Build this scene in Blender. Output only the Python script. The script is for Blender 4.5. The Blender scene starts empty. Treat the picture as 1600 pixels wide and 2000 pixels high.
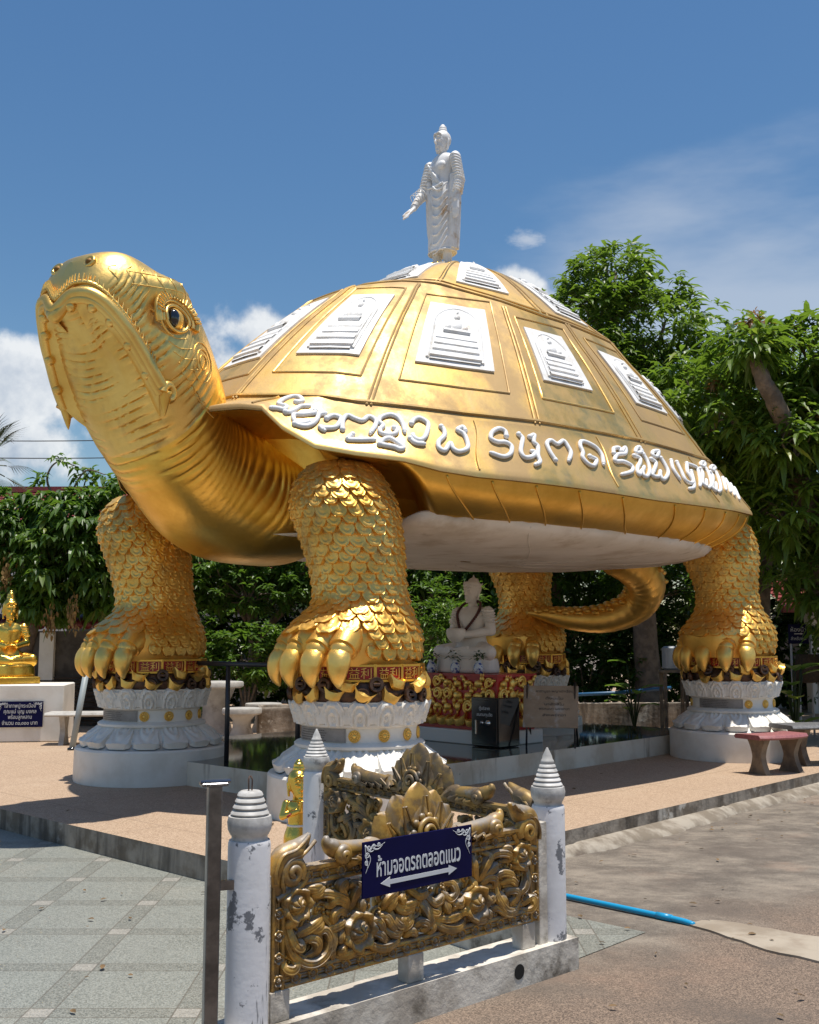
import bpy, math, random
import numpy as np
from mathutils import Vector, Matrix
rng = np.random.default_rng(7); random.seed(7)
R = math.radians
sc = bpy.context.scene
col = sc.collection
# ------------------------------------------------------------------ camera, sky, sun, exposure
PITCH = math.atan(250/2064)
cd = bpy.data.cameras.new('camera'); cam = bpy.data.objects.new('camera', cd); col.objects.link(cam)
cam.location = (0, 0, 1.6); cam.rotation_euler = (math.pi/2+PITCH, 0, 0)
cd.sensor_fit = 'HORIZONTAL'; cd.sensor_width = 36; cd.lens = 36*2064/1600; cd.clip_end = 2000
sc.camera = cam
SUN_EL, SUN_AZ = R(82.5), R(118)            # azimuth measured clockwise from +Y (to the right of the camera)
sd = Vector((math.sin(SUN_AZ)*math.cos(SUN_EL), math.cos(SUN_AZ)*math.cos(SUN_EL), math.sin(SUN_EL)))
sl = bpy.data.lights.new('sun', 'SUN'); sl.energy = 4.9; sl.angle = R(0.55); sl.color = (1, .95, .87)
so = bpy.data.objects.new('sun', sl); col.objects.link(so); so.rotation_euler = sd.to_track_quat('Z', 'Y').to_euler()
sc.view_settings.view_transform = 'Standard'; sc.view_settings.look = 'None'
sc.view_settings.exposure = 0.17; sc.view_settings.gamma = 1
sc.cycles.max_bounces = 7; sc.cycles.transparent_max_bounces = 6

class NT:
    """small node-tree writer"""
    def __init__(s, nt): s.nt = nt; nt.nodes.clear()
    def put(s, sock, v):
        if isinstance(v, bpy.types.NodeSocket): s.nt.links.new(v, sock)
        elif v is not None:
            try: sock.default_value = v
            except Exception:
                sock.default_value = (*v, 1) if len(v) == 3 else v[:3]
    def n(s, t, ins={}, **kw):
        nd = s.nt.nodes.new('ShaderNode'+t)
        for k, v in kw.items(): setattr(nd, k, v)
        for k, v in ins.items(): s.put(nd.inputs[k], v)
        return nd
    def m(s, op, a, b=0., c=None, clamp=False):
        nd = s.n('Math', operation=op, use_clamp=clamp); s.put(nd.inputs[0], a); s.put(nd.inputs[1], b)
        if c is not None: s.put(nd.inputs[2], c)
        return nd.outputs[0]
    def mix(s, f, a, b, blend='MIX'):
        nd = s.n('Mix', data_type='RGBA', blend_type=blend); s.put(nd.inputs[0], f); s.put(nd.inputs[6], a); s.put(nd.inputs[7], b); return nd.outputs[2]
    def ramp(s, f, lo, hi):
        nd = s.n('MapRange', {0: f, 1: lo, 2: hi, 3: 0., 4: 1.}, interpolation_type='SMOOTHSTEP'); return nd.outputs[0]
    def noise(s, v, scale, detail=5, rough=.55, dist=0.):
        return s.n('TexNoise', {'Vector': v, 'Scale': scale, 'Detail': detail, 'Roughness': rough, 'Distortion': dist}).outputs['Fac']
    def vmap(s, v, loc=(0,0,0), rot=(0,0,0), scl=(1,1,1)):
        return s.n('Mapping', {'Vector': v, 'Location': loc, 'Rotation': rot, 'Scale': scl}).outputs[0]

def c4(c): return (c[0], c[1], c[2], 1)
def new_mat(name):
    m = bpy.data.materials.new(name); m.use_nodes = True
    t = NT(m.node_tree); out = t.n('OutputMaterial'); b = t.n('BsdfPrincipled')
    t.nt.links.new(b.outputs[0], out.inputs[0]); co = t.n('TexCoord').outputs['Object']
    return m, t, b, co
def bumpify(t, b, h, strength, dist):
    bp = t.n('Bump', {'Strength': strength, 'Distance': dist, 'Height': h}); t.nt.links.new(bp.outputs[0], b.inputs['Normal']); return bp
def pm(name, c1, c2=None, scale=4., lo=.35, hi=.65, rough=.6, rough2=None, metal=0., bump=0., bscale=30., bdist=.01, c3=None, scale3=2., lo3=.55, hi3=.7, streak=None, spec=.5, coat=0.):
    """general two/three colour noise material; streak = (colour, lo, hi, scale) vertical stains"""
    m, t, b, co = new_mat(name)
    colr = c4(c1); f = None
    if c2 is not None:
        f = t.ramp(t.noise(co, scale, 7, .6), lo, hi); colr = t.mix(f, c4(c1), c4(c2))
    if c3 is not None:
        f3 = t.ramp(t.noise(t.vmap(co, (3.1, 1.7, 5.2)), scale3, 8, .65), lo3, hi3); colr = t.mix(f3, colr, c4(c3))
    if streak is not None:
        sc_, slo, shi, ss = streak
        v = t.vmap(co, (0, 0, 0), (0, 0, 0), (ss, ss, ss*.12))
        fs = t.ramp(t.noise(v, 1., 6, .6), slo, shi); colr = t.mix(fs, colr, c4(sc_))
    t.put(b.inputs['Base Color'], colr)
    if rough2 is not None and f is not None:
        r = t.m('ADD', t.m('MULTIPLY', f, rough2-rough), rough); t.put(b.inputs['Roughness'], r)
    else: b.inputs['Roughness'].default_value = rough
    b.inputs['Metallic'].default_value = metal; b.inputs['Specular IOR Level'].default_value = spec
    if coat: b.inputs['Coat Weight'].default_value = coat; b.inputs['Coat Roughness'].default_value = .1
    if bump: bumpify(t, b, t.noise(co, bscale, 6, .6), bump, bdist)
    return m

# ------------------------------------------------------------------ world: physical sky + cumulus
def make_world():
    w = bpy.data.worlds.new('World'); sc.world = w; w.use_nodes = True
    t = NT(w.node_tree); out = t.n('OutputWorld'); bg = t.n('Background'); t.nt.links.new(bg.outputs[0], out.inputs[0])
    sky = t.n('TexSky', sky_type='NISHITA', sun_disc=False, sun_elevation=SUN_EL, sun_rotation=SUN_AZ)
    sky.air_density = 1.25; sky.dust_density = .7; sky.ozone_density = 2.2; sky.altitude = 100
    d = t.n('TexCoord').outputs['Generated']
    xyz = t.n('SeparateXYZ', {0: d}); x, y, z = xyz.outputs
    az = t.m('ARCTAN2', x, y); el = t.m('ARCSINE', z)
    def lobe(a, e, wa, we):
        da = t.m('DIVIDE', t.m('SUBTRACT', az, R(a)), R(wa)); de = t.m('DIVIDE', t.m('SUBTRACT', el, R(e)), R(we))
        q = t.m('SQRT', t.m('ADD', t.m('MULTIPLY', da, da), t.m('MULTIPLY', de, de))); return t.m('SUBTRACT', 1., q)
    L = None
    # cumulus banks low over the trees: (azimuth, elevation, half widths) in degrees
    for a in [(-21,13,6.5,3.4),(-14,11.5,5,3.4),(-12.3,15,3.6,3.4),(-8.2,16.6,3.6,3.0),(-9,13.5,7,4.6),(-5,15,5,4),(5.8,18.5,2.6,1.8),(7,16,5,3.5),
              (-24,9.5,9,4),(-30,13,7,5),(-46,14,10,6),(-75,10,12,5),(-120,14,14,7),(170,16,14,7),(120,12,14,6),(70,13,12,6),(45,14,10,5)]:
        l = lobe(*a); L = l if L is None else t.m('MAXIMUM', L, l)
    n1 = t.noise(d, 9., 8, .58); n2 = t.noise(t.vmap(d, (.006, .0, .02)), 9., 8, .58)
    dens = t.m('ADD', L, t.m('MULTIPLY', t.m('SUBTRACT', n1, .5), 2.3))
    mask = t.ramp(dens, .24, .62)
    wisp = t.ramp(t.m('ADD', t.m('MULTIPLY', lobe(6.6, 21.2, 2.2, .9), .6), t.m('SUBTRACT', t.noise(t.vmap(d, scl=(1, 1, 2.5)), 26., 8, .65), .62)), .08, .5)
    cir = t.m('MULTIPLY', t.ramp(t.m('ADD', t.noise(t.vmap(d, (2, 0, 0), (.3, .5, 0), (1, 1, 3.2)), 2.4, 6, .55), t.m('MULTIPLY', lobe(19, 17, 18, 12), .30)), .52, .88), .50)
    sh = t.m('ADD', .60, t.m('MULTIPLY', t.m('SUBTRACT', n1, n2), 4.5), clamp=True)
    low = t.ramp(t.m('SUBTRACT', dens, .25), .0, .9)
    cc = t.mix(sh, c4((4.2, 4.8, 5.7)), c4((8.4, 8.5, 8.5)))
    skyc = t.n('HueSaturation', {'Saturation': 1.25, 'Value': .92, 'Color': sky.outputs[0]}).outputs[0]
    c = t.mix(t.m('MAXIMUM', cir, t.m('MULTIPLY', wisp, .6)), skyc, c4((6.0, 6.4, 7.0)))
    c = t.mix(t.m('MULTIPLY', mask, .86), c, cc)
    t.put(bg.inputs[0], c); bg.inputs[1].default_value = .1
make_world()

# ------------------------------------------------------------------ mesh helpers
ORG = {}
class MB:
    def __init__(s): s.V = []; s.F = []; s.n = 0; s.attr = []
    def add(s, V, F, a=None):
        V = np.asarray(V, float).reshape(-1, 3); s.V.append(V)
        if isinstance(F, np.ndarray): s.F.append(F.astype(np.int64)+s.n)
        else: s.F.extend([np.asarray([f], np.int64)+s.n for f in F])
        s.n += len(V); return s
    def grid(s, P, wu=False, wv=False):
        P = np.asarray(P, float); nu, nv = P.shape[:2]
        i = np.arange(nu if wu else nu-1); j = np.arange(nv if wv else nv-1)
        I, J = np.meshgrid(i, j, indexing='ij'); I2 = (I+1) % nu; J2 = (J+1) % nv
        F = np.stack([I*nv+J, I2*nv+J, I2*nv+J2, I*nv+J2], -1).reshape(-1, 4)
        return s.add(P, F)
    def box(s, c, size, rz=0, rx=0, bev=0):
        c = np.asarray(c, float); h = np.asarray(size, float)/2
        if bev:
            b = bev; hx, hy, hz = h
            ring = lambda zz, k: [(sx*(hx-k)+0, sy*(hy-b-k)+0, zz) if 0 else None for sx, sy in ()]
            pts = []
            for zz, k in ((-hz, b), (-hz+b, 0), (hz-b, 0), (hz, b)):
                a, e = hx-k, hy-k; q = b*.7
                pts.append([(-a+q, -e, zz), (a-q, -e, zz), (a, -e+q, zz), (a, e-q, zz), (a-q, e, zz), (-a+q, e, zz), (-a, e-q, zz), (-a, -e+q, zz)])
            P = np.array(pts)
            M = np.array(Matrix.Rotation(rz, 3, 'Z') @ Matrix.Rotation(rx, 3, 'X'))
            n0 = s.n; s.grid((P.reshape(-1, 3) @ M.T + c).reshape(4, 8, 3), False, True)
            s.F.append(np.array([[n0+i for i in range(7, -1, -1)]])); s.F.append(np.array([[n0+24+i for i in range(8)]])); return s
        V = np.array([(x, y, z) for z in (-1, 1) for x, y in ((-1, -1), (1, -1), (1, 1), (-1, 1))], float)*h
        M = np.array(Matrix.Rotation(rz, 3, 'Z') @ Matrix.Rotation(rx, 3, 'X'))
        return s.add(V @ M.T + c, np.array([[3,2,1,0],[4,5,6,7],[0,1,5,4],[1,2,6,5],[2,3,7,6],[3,0,4,7]]))
    def tube(s, path, r, n=8, flat=1., ref=None, caps=True):
        P = np.asarray(path, float); N = len(P); r = np.broadcast_to(np.asarray(r, float), (N,))
        T = np.gradient(P, axis=0); T /= np.linalg.norm(T, axis=1)[:, None]+1e-12
        if ref is None:
            ref = np.array([0, 0, 1.]) if abs(T[0][2]) < .9 else np.array([1., 0, 0])
            u = np.cross(T[0], ref); u /= np.linalg.norm(u); U = [u]
            for i in range(1, N):
                u = U[-1]-T[i]*(U[-1]@T[i]); u /= np.linalg.norm(u)+1e-12; U.append(u)
            U = np.array(U); W = np.cross(T, U)
        else:
            W = np.broadcast_to(np.asarray(ref, float), P.shape); W = W-T*np.sum(W*T, 1)[:, None]; W /= np.linalg.norm(W, axis=1)[:, None]+1e-12
            U = np.cross(W, T)
        a = np.linspace(0, 2*math.pi, n, endpoint=False)
        G = P[:, None]+r[:, None, None]*(np.cos(a)[None, :, None]*U[:, None]+flat*np.sin(a)[None, :, None]*W[:, None])
        n0 = s.n; s.grid(G, False, True)
        if caps:
            s.F.append(np.array([[n0+i for i in range(n)]])); s.F.append(np.array([[n0+(N-1)*n+i for i in range(n-1, -1, -1)]]))
        return s
    def lathe(s, prof, n=32, c=(0, 0, 0), sx=1., sy=1., caps=True, fn=None):
        prof = np.asarray(prof, float); a = np.linspace(0, 2*math.pi, n, endpoint=False)
        P = np.stack([prof[:, 0, None]*np.cos(a)*sx, prof[:, 0, None]*np.sin(a)*sy, np.repeat(prof[:, 1, None], n, 1)], -1)
        if fn is not None: P = fn(P)
        n0 = s.n; s.grid(P+np.asarray(c, float), False, True); k = len(prof)
        if caps:
            s.F.append(np.array([[n0+i for i in range(n-1, -1, -1)]])); s.F.append(np.array([[n0+(k-1)*n+i for i in range(n)]]))
        return s
    def ball(s, c, r, n=14, m=10, M=None):
        r = np.broadcast_to(np.asarray(r, float), (3,))
        th = np.linspace(.02, math.pi-.02, m); a = np.linspace(0, 2*math.pi, n, endpoint=False)
        P = np.stack([np.sin(th)[:, None]*np.cos(a), np.sin(th)[:, None]*np.sin(a), np.repeat(-np.cos(th)[:, None], n, 1)], -1)*r
        if M is not None: P = P @ np.asarray(M).T
        n0 = s.n; s.grid(P+np.asarray(c, float), False, True)
        s.F.append(np.array([[n0+i for i in range(n-1, -1, -1)]])); s.F.append(np.array([[n0+(m-1)*n+i for i in range(n)]])); return s
    def prism(s, poly, z0, z1):
        """polygon in xy extruded from z0 to z1"""
        poly = np.asarray(poly, float); n = len(poly); V = np.concatenate([np.c_[poly, np.full(n, z0)], np.c_[poly, np.full(n, z1)]])
        F = [list(range(n-1, -1, -1)), list(range(n, 2*n))]+[[i, (i+1) % n, n+(i+1) % n, n+i] for i in range(n)]
        return s.add(V, F)
    def xf(s, M):
        """transform everything so far"""
        M = np.array(M); s.V = [v @ M[:3, :3].T + M[:3, 3] for v in s.V]; return s
    def mesh(s, name):
        V = np.concatenate(s.V) if s.V else np.zeros((0, 3)); me = bpy.data.meshes.new(name)
        tot = np.concatenate([np.full(len(f), f.shape[1]) for f in s.F]); loops = np.concatenate([f.ravel() for f in s.F])
        me.vertices.add(len(V)); me.vertices.foreach_set('co', V.ravel()); me.loops.add(len(loops)); me.loops.foreach_set('vertex_index', loops.astype(np.int32))
        me.polygons.add(len(tot)); st = np.concatenate([[0], np.cumsum(tot)[:-1]]); me.polygons.foreach_set('loop_start', st.astype(np.int32))
        try: me.polygons.foreach_set('loop_total', tot.astype(np.int32))
        except Exception: pass
        me.update(calc_edges=True); return me
    def build(s, name, mat, parent=None, smooth=True, angle=None, rel=True):
        if parent is not None and rel and parent.name in ORG:
            o_ = ORG[parent.name]; s.V = [v-o_ for v in s.V]
        me = s.mesh(name)
        me.polygons.foreach_set('use_smooth', np.full(len(me.polygons), bool(smooth)))
        if smooth and angle: me.set_sharp_from_angle(angle=R(angle))
        me.update(); o = bpy.data.objects.new(name, me); col.objects.link(o)
        if mat is not None: me.materials.append(mat)
        if parent is not None:
            o.parent = parent
            if parent.name in ORG: ORG[o.name] = ORG[parent.name]
        return o
def tag(o, label=None, cat=None, group=None, kind=None):
    if label: o['label'] = label
    if cat: o['category'] = cat
    if group: o['group'] = group
    if kind: o['kind'] = kind
    return o
def thing(name, label, cat, loc=(0, 0, 0), rz=0., group=None, world=True):
    """Empty at the base; with world=True its parts are given in world coordinates"""
    o = bpy.data.objects.new(name, None); col.objects.link(o); o.location = loc; o.rotation_euler = (0, 0, rz); o.empty_display_size = .1
    ORG[o.name] = np.array(loc, float) if world else np.zeros(3)
    return tag(o, label, cat, group)
def copy_tree(o, parent=None):
    c = o.copy(); col.objects.link(c)
    if parent is not None: c.parent = parent
    if o.name in ORG: ORG[c.name] = ORG[o.name]
    for ch in list(o.children): copy_tree(ch, c)
    return c
def cr(pts, n):
    """Catmull-Rom through rows of numbers"""
    P = np.asarray(pts, float); k = len(P); u = np.linspace(0, k-1-1e-9, n); i = u.astype(int); f = (u-i)[:, None]
    g = lambda j: P[np.clip(j, 0, k-1)]
    a, b, c, d = g(i-1), g(i), g(i+1), g(i+2)
    return .5*((2*b)+(-a+c)*f+(2*a-5*b+4*c-d)*f**2+(-a+3*b-3*c+d)*f**3)
def sstep(x, a, b):
    k = np.clip((x-a)/(b-a), 0, 1); return k*k*(3-2*k)
def remesh(mb, name, mat, parent, voxel, smooth_it=3, rel=True):
    """fuse overlapping solids into one continuous skin"""
    o = mb.build(name, mat, parent, rel=rel)
    md = o.modifiers.new('r', 'REMESH'); md.mode = 'VOXEL'; md.voxel_size = voxel; md.use_smooth_shade = True
    if smooth_it:
        ms = o.modifiers.new('s', 'SMOOTH'); ms.factor = .5; ms.iterations = smooth_it
    bpy.context.view_layer.update()
    dg = bpy.context.evaluated_depsgraph_get(); me = bpy.data.meshes.new_from_object(o.evaluated_get(dg)); o.modifiers.clear(); old = o.data; o.data = me; me.name = name
    if not me.materials: me.materials.append(mat)
    me.polygons.foreach_set('use_smooth', np.full(len(me.polygons), True)); bpy.data.meshes.remove(old); return o
def text_mb(body, size, depth, weight=0.0):
    """raised lettering as plain mesh data (built-in font), centred on the origin in XY"""
    cu = bpy.data.curves.new('t', 'FONT'); cu.body = body; cu.size = size; cu.align_x = 'CENTER'; cu.align_y = 'CENTER'; cu.extrude = depth/2; cu.offset = weight; cu.resolution_u = 3
    o = bpy.data.objects.new('t', cu); col.objects.link(o); bpy.context.view_layer.update()
    me = o.to_mesh(); n = len(me.vertices); V = np.empty(n*3); me.vertices.foreach_get('co', V); V = V.reshape(-1, 3)
    F = [list(p.vertices) for p in me.polygons]; o.to_mesh_clear(); bpy.data.objects.remove(o); bpy.data.curves.remove(cu)
    c = (V.min(0)+V.max(0))/2; V = V-[c[0], c[1], 0]; return V, F
# ------------------------------------------------------------------ materials
def gold_mat(name, c1, c2, rough, rough2, dull=None, hammer=.12, hs=9., metal=1., cells=None, wrinkle=None, top_dull=False):
    m, t, b, co = new_mat(name)
    n = t.noise(co, 2.2, 7, .62); f = t.ramp(n, .35, .68); colr = t.mix(f, c4(c1), c4(c2))
    rg = t.m('ADD', t.m('MULTIPLY', f, rough2-rough), rough); mt = metal
    if dull:
        fd = t.ramp(t.noise(t.vmap(co, (4, 2, 1), (0, 0, 0), (1, 1, .6)), 1.3, 8, .66), dull[1], dull[2])
        if top_dull: fs = t.ramp(t.noise(t.vmap(co, (2, 7, 1), (0, 0, 0), (5, 5, .35)), 1., 6, .6), .56, .70); colr = t.mix(t.m('MULTIPLY', fs, .45), colr, c4((.62, .46, .27)))
        colr = t.mix(fd, colr, c4(dull[0])); rg = t.m('ADD', rg, t.m('MULTIPLY', fd, .22)); mt = t.m('SUBTRACT', metal, t.m('MULTIPLY', fd, .55))
    h = t.m('MULTIPLY', t.noise(co, hs, 5, .6), 1.)
    if cells:
        v = t.n('TexVoronoi', {'Vector': co, 'Scale': cells}, feature='DISTANCE_TO_EDGE').outputs['Distance']
        h = t.m('ADD', h, t.m('MULTIPLY', t.ramp(v, 0., .045), 1.1))
    t.put(b.inputs['Base Color'], colr); t.put(b.inputs['Roughness'], rg); t.put(b.inputs['Metallic'], mt)
    bumpify(t, b, h, hammer, .03); return m
G_HEAD = gold_mat('gold_leaf_head', (.92, .62, .19), (.80, .50, .12), .30, .42, ((.42, .26, .10), .55, .72), .15, 8.)
G_NECK = gold_mat('gold_leaf_neck', (.92, .60, .13), (.80, .48, .08), .28, .40, None, .12, 9., metal=.95)
G_LEG = gold_mat('gold_leaf_scales', (.92, .57, .155), (.78, .45, .09), .34, .47, ((.42, .28, .10), .52, .72), .08, 20., metal=.8)
G_CLAW = gold_mat('gold_leaf_claws', (.92, .61, .17), (.82, .49, .10), .36, .46, ((.55, .34, .10), .55, .75), .2, 14., metal=.78)
G_DOME = gold_mat('weathered_gold_shell', (.87, .60, .22), (.69, .45, .145), .38, .50, ((.46, .31, .14), .36, .60), .10, 5., top_dull=True)
G_SKIRT = gold_mat('gold_skirt', (.84, .52, .11), (.68, .40, .07), .33, .45, ((.36, .21, .06), .58, .8), .07, 7.)
G_FIG = gold_mat('gold_statue_paint', (.88, .58, .12), (.76, .44, .07), .22, .3, None, .1, 30.)
WHITE = pm('white_masonry_paint', (.76, .73, .67), (.66, .62, .55), 3., .4, .7, .62, bump=.15, bscale=40, c3=(.25, .22, .18), scale3=1.6, lo3=.63, hi3=.78)
WHITE_CLEAN = pm('white_plaster_letters', (.80, .80, .80), (.70, .70, .70), 6., .4, .7, .55, bump=.1, bscale=60)
PLAQ = pm('white_relief_plaster', (.80, .79, .77), (.70, .67, .62), 7., .4, .7, .6, bump=.15, bscale=50, c3=(.62, .42, .24), scale3=3.2, lo3=.62, hi3=.74)
BELLY = pm('belly_plaster', (.76, .70, .64), (.66, .60, .53), 1.5, .35, .7, .6, bump=.12, bscale=8, c3=(.46, .37, .28), scale3=1.3, lo3=.47, hi3=.74, streak=((.40, .33, .26), .60, .80, 3.))
BLACK_EYE = pm('black_enamel', (.006, .006, .007), rough=.06, coat=1.)
# ------------------------------------------------------------------ turtle frame: f forward, s towards its left flank (the camera side), z up
TH = R(44); TA = np.array([-math.cos(TH), -math.sin(TH), 0]); TB = np.array([math.sin(TH), -math.cos(TH), 0]); TC = np.array([.71, 13.4, 0])
def L3(f, s, z):
    f, s, z = np.broadcast_arrays(np.asarray(f, float), np.asarray(s, float), np.asarray(z, float))
    return TC+f[..., None]*TA+s[..., None]*TB+np.stack([0*z, 0*z, z], -1)
#<shellfn>
def sup(t, A_, B_, n=2.5):
    c, s = np.cos(t), np.sin(t)
    return A_*np.sign(c)*np.abs(c)**(2/n), B_*np.sign(s)*np.abs(s)**(2/n)
def z_base(t): return np.interp(np.abs(np.degrees(t)), [0, 10, 31, 39, 60, 90, 125, 180], [3.96, 3.93, 3.9, 3.80, 3.75, 3.8, 3.83, 3.9])
def z_rim(t): return np.interp(np.abs(np.degrees(t)), [0, 12, 20, 24, 28, 34, 41, 49, 55, 61, 90, 120, 131, 150, 180], [3.80, 3.78, 3.77, 3.74, 3.55, 3.37, 3.31, 3.27, 3.20, 3.17, 3.16, 3.25, 3.30, 3.42, 3.45])
def band(t, v):
    """marginal band: v=0 at the foot of the dome, v=1 at the lip"""
    f0, s0 = sup(t, 4.05, 2.45); f1, s1 = sup(t, 4.5, 2.8); z0, z1 = z_base(t), z_rim(t)
    k = v**1.12; return f0+(f1-f0)*k, s0+(s1-s0)*k, z0+(z1-z0)*(v-.035*np.sin(np.pi*v))
#</shellfn>
LOW = np.radians([10, 41, 74, 93, 118, 141, 170]); LOW = np.concatenate([-LOW[::-1], LOW])
UPR = np.radians([49, 88, 122, 158]); UPR = np.concatenate([-UPR[::-1], UPR])
ZTOP = 6.42
def r_break(t): return np.interp(np.abs(np.degrees(t)), [0, 50, 88, 180], [.53, .54, .60, .60])
def smooth_dome(t, r):
    f, s = sup(t, 4.05, 2.45); zb = z_base(t); return np.stack([f*r, s*r, zb+(ZTOP-zb)*(1-r**1.84)], -1)
def facet(t, r, edges, k):
    tw = np.mod(t-edges[0], 2*math.pi)+edges[0]; e = np.append(edges, edges[0]+2*math.pi)
    i = np.clip(np.searchsorted(e, tw, side='right')-1, 0, len(e)-2); t0, t1 = e[i], e[i+1]; lam = (tw-t0)/(t1-t0)
    # straight chords between the ridges, evenly spaced along the chord
    p = smooth_dome(t, r); p0 = smooth_dome(t0, r); p1 = smooth_dome(t1, r); d = p1-p0
    lm = np.clip(np.sum((p-p0)*d, -1)/(np.sum(d*d, -1)+1e-9), 0, 1)[..., None]
    return p*(1-k)+(p0+d*lm)*k
def dome(t, r, h=0.):
    t, r = np.broadcast_arrays(np.asarray(t, float), np.asarray(r, float))
    def base(t, r):
        w = sstep(r, r_break(t)-.05, r_break(t)+.05)[..., None]; P = facet(t, r, UPR, .6)*(1-w)+facet(t, r, LOW, .58)*w
        P[..., 2] += .05*np.exp(-((r-r_break(t))/.05)**2)
        return P
    P = base(t, r)
    if np.any(h):
        e = 4e-3; dt = base(t+e, r)-base(t-e, r); dr = base(t, r+e)-base(t, r-e); n = np.cross(dr, dt); n /= np.linalg.norm(n, axis=-1, keepdims=True)+1e-12
        n *= np.sign(n[..., 2:3]+1e-9); P = P+n*np.asarray(h)[..., None] if np.ndim(h) else P+n*h
    return L3(P[..., 0], P[..., 1], P[..., 2])
turtle = thing('turtle_statue', 'giant golden turtle standing on four white lotus pedestals', 'turtle statue', tuple(TC))

def build_shell():
    mb = MB(); T = np.linspace(-math.pi, math.pi, 361)[:-1]; Rr = np.concatenate([np.linspace(.02, .5, 28), np.linspace(.515, .62, 10), np.linspace(.64, 1., 26)])
    tt, rr = np.meshgrid(T, Rr, indexing='ij'); mb.grid(dome(tt, rr), True, False)
    # marginal band with a rolled lip
    V = np.concatenate([np.linspace(0, 1, 14), [1.02, 1.025, 1.0]]); zz = np.array([0]*14+[-.012, -.035, -.055])
    tt, vv = np.meshgrid(T, V, indexing='ij'); f, s, z = band(tt, np.minimum(vv, 1.03)); mb.grid(L3(f, s, z+zz[None, :]+.004), True, False)
    # ribs between the scutes, frames of the panels, groove lips
    def rib(t, r, rad, h=.006): 
        n = max(len(np.atleast_1d(t)), len(np.atleast_1d(r))); mb.tube(dome(np.broadcast_to(t, n)+0., np.broadcast_to(r, n)+0., h), rad, 6)
    for e in LOW:
        rr = np.linspace(.56 if abs(e) < .9 else .61, .992, 26)
        for o in (-.007, .008): rib(e+o*(1.3-.3*rr), rr, .014)
    for e in UPR:
        rr = np.linspace(.13, r_break(np.array(e)), 22)
        for o in (-.016, .016): rib(e+o, rr, .013)
    tt = np.linspace(-math.pi, math.pi, 400); rib(tt, r_break(tt)+.006, .018); rib(tt, r_break(tt)-.016, .014); rib(tt, np.full(400, .985), .022)
    def loopframe(t0, t1, r0, r1, rad):
        n = 20; a = np.concatenate([np.linspace(t0, t1, n), np.full(n, t1), np.linspace(t1, t0, n), np.full(n, t0)])
        r = np.concatenate([np.full(n, r0), np.linspace(r0, r1, n), np.full(n, r1), np.linspace(r1, r0, n)]); rib(a, r, rad, .002)
    pl = []
    E = np.append(LOW, LOW[0]+2*math.pi)
    for a, b_ in zip(E[:-1], E[1:]):
        m = (a+b_)/2; w = b_-a; rb = float(r_break(np.array((m+math.pi) % (2*math.pi)-math.pi)))
        loopframe(a+w*.15, b_-w*.13, rb+.045, .92, .013); pl.append((a+w*.23, b_-w*.21, rb+.085, .865))
    E = np.append(UPR, UPR[0]+2*math.pi)
    for a, b_ in zip(E[:-1], E[1:]):
        w = b_-a; rb = float(r_break(np.array(((a+b_)/2+math.pi) % (2*math.pi)-math.pi)))
        pl.append((a+w*.2, b_-w*.2, .2, rb-.07))
    # seams across the band
    for e in np.radians([22, 61.5, 85.3, 105.6, 128, 150]):
        for sg in (-1, 1):
            v = np.linspace(.03, .97, 12); f, s, z = band(sg*e+.006*np.sin(v*6), v); mb.tube(L3(f, s, z+.012), .011, 6)
    sh = mb.build('shell', G_DOME, turtle, True, 38)
    # relief plaques: white tile, arch, seated figure, stepped base
    for k, (t0, t1, r0, r1) in enumerate(pl):
        def S(u, v, h):   # u across, v from top to bottom
            u = np.asarray(u, float); v = np.asarray(v, float); sk = .14*(1-v); return dome(t0+(t1-t0)*(u*(1-0*sk)), r0+(r1-r0)*v, h)
        q = MB(); U = np.linspace(0, 1, 15); VV = np.linspace(0, 1, 13); uu, vv = np.meshgrid(U, VV, indexing='ij'); q.grid(S(uu, vv, .022))
        for ed in ([(0, v) for v in VV], [(1, v) for v in VV], [(u, 0) for u in U], [(u, 1) for u in U]):
            ed = np.array(ed); q.grid(np.stack([S(ed[:, 0], ed[:, 1], .022), S(ed[:, 0], ed[:, 1], -.03)], 1))
        a = np.linspace(math.pi, 2*math.pi, 18); ux = np.concatenate([[.14], .5+.36*np.cos(a), [.86]]); vy = np.concatenate([[.93], .40+.30*np.sin(a), [.93]])
        q.tube(cr(np.c_[S(ux, vy, .024)], 50), .020, 6)
        # raised field inside the arch
        vs = np.linspace(.12, .95, 16); hw = np.where(vs < .40, .34*np.sqrt(np.clip(1-((.40-vs)/.285)**2, .0, 1)), .33)
        q.grid(np.stack([S(.5+hw*x, vs, h) for x, h in ((-1, .02), (-.98, .040), (0, .042), (.98, .040), (1, .02))], 1))
        for j, (v0, w0) in enumerate([(.60, .295), (.69, .305), (.78, .315), (.875, .34)]):   # steps
            x = np.linspace(-1, 1, 8); q.grid(np.stack([S(.5+w0*x, np.full(8, v0+d), h) for d, h in ((-.012, .04), (-.004, .046+.004*j), (.038, .049+.004*j), (.05, .038))], 1))
        x = np.linspace(-1, 1, 7)
        q.grid(np.stack([S(.5+.20*x, np.full(7, v), h) for v, h in ((.48, .042), (.495, .062), (.53, .066), (.55, .045))], 1))       # crossed legs
        for c, rr in (((.5, .40), (.10, .09)), ((.5, .27), (.055, .05)), ((.37, .45), (.05, .05)), ((.63, .45), (.05, .05)), ((.5, .20), (.022, .025))):
            a = np.linspace(0, 2*math.pi, 13)[:-1]; q.grid(np.stack([S(c[0]+rr[0]*k_*np.cos(a), c[1]+rr[1]*k_*np.sin(a), h) for k_, h in ((1, .04), (.85, .054), (.5, .066), (.05, .07))], 1), True, False)
        q.build('relief_plaque', PLAQ, sh, True, 40)
    return sh
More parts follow.
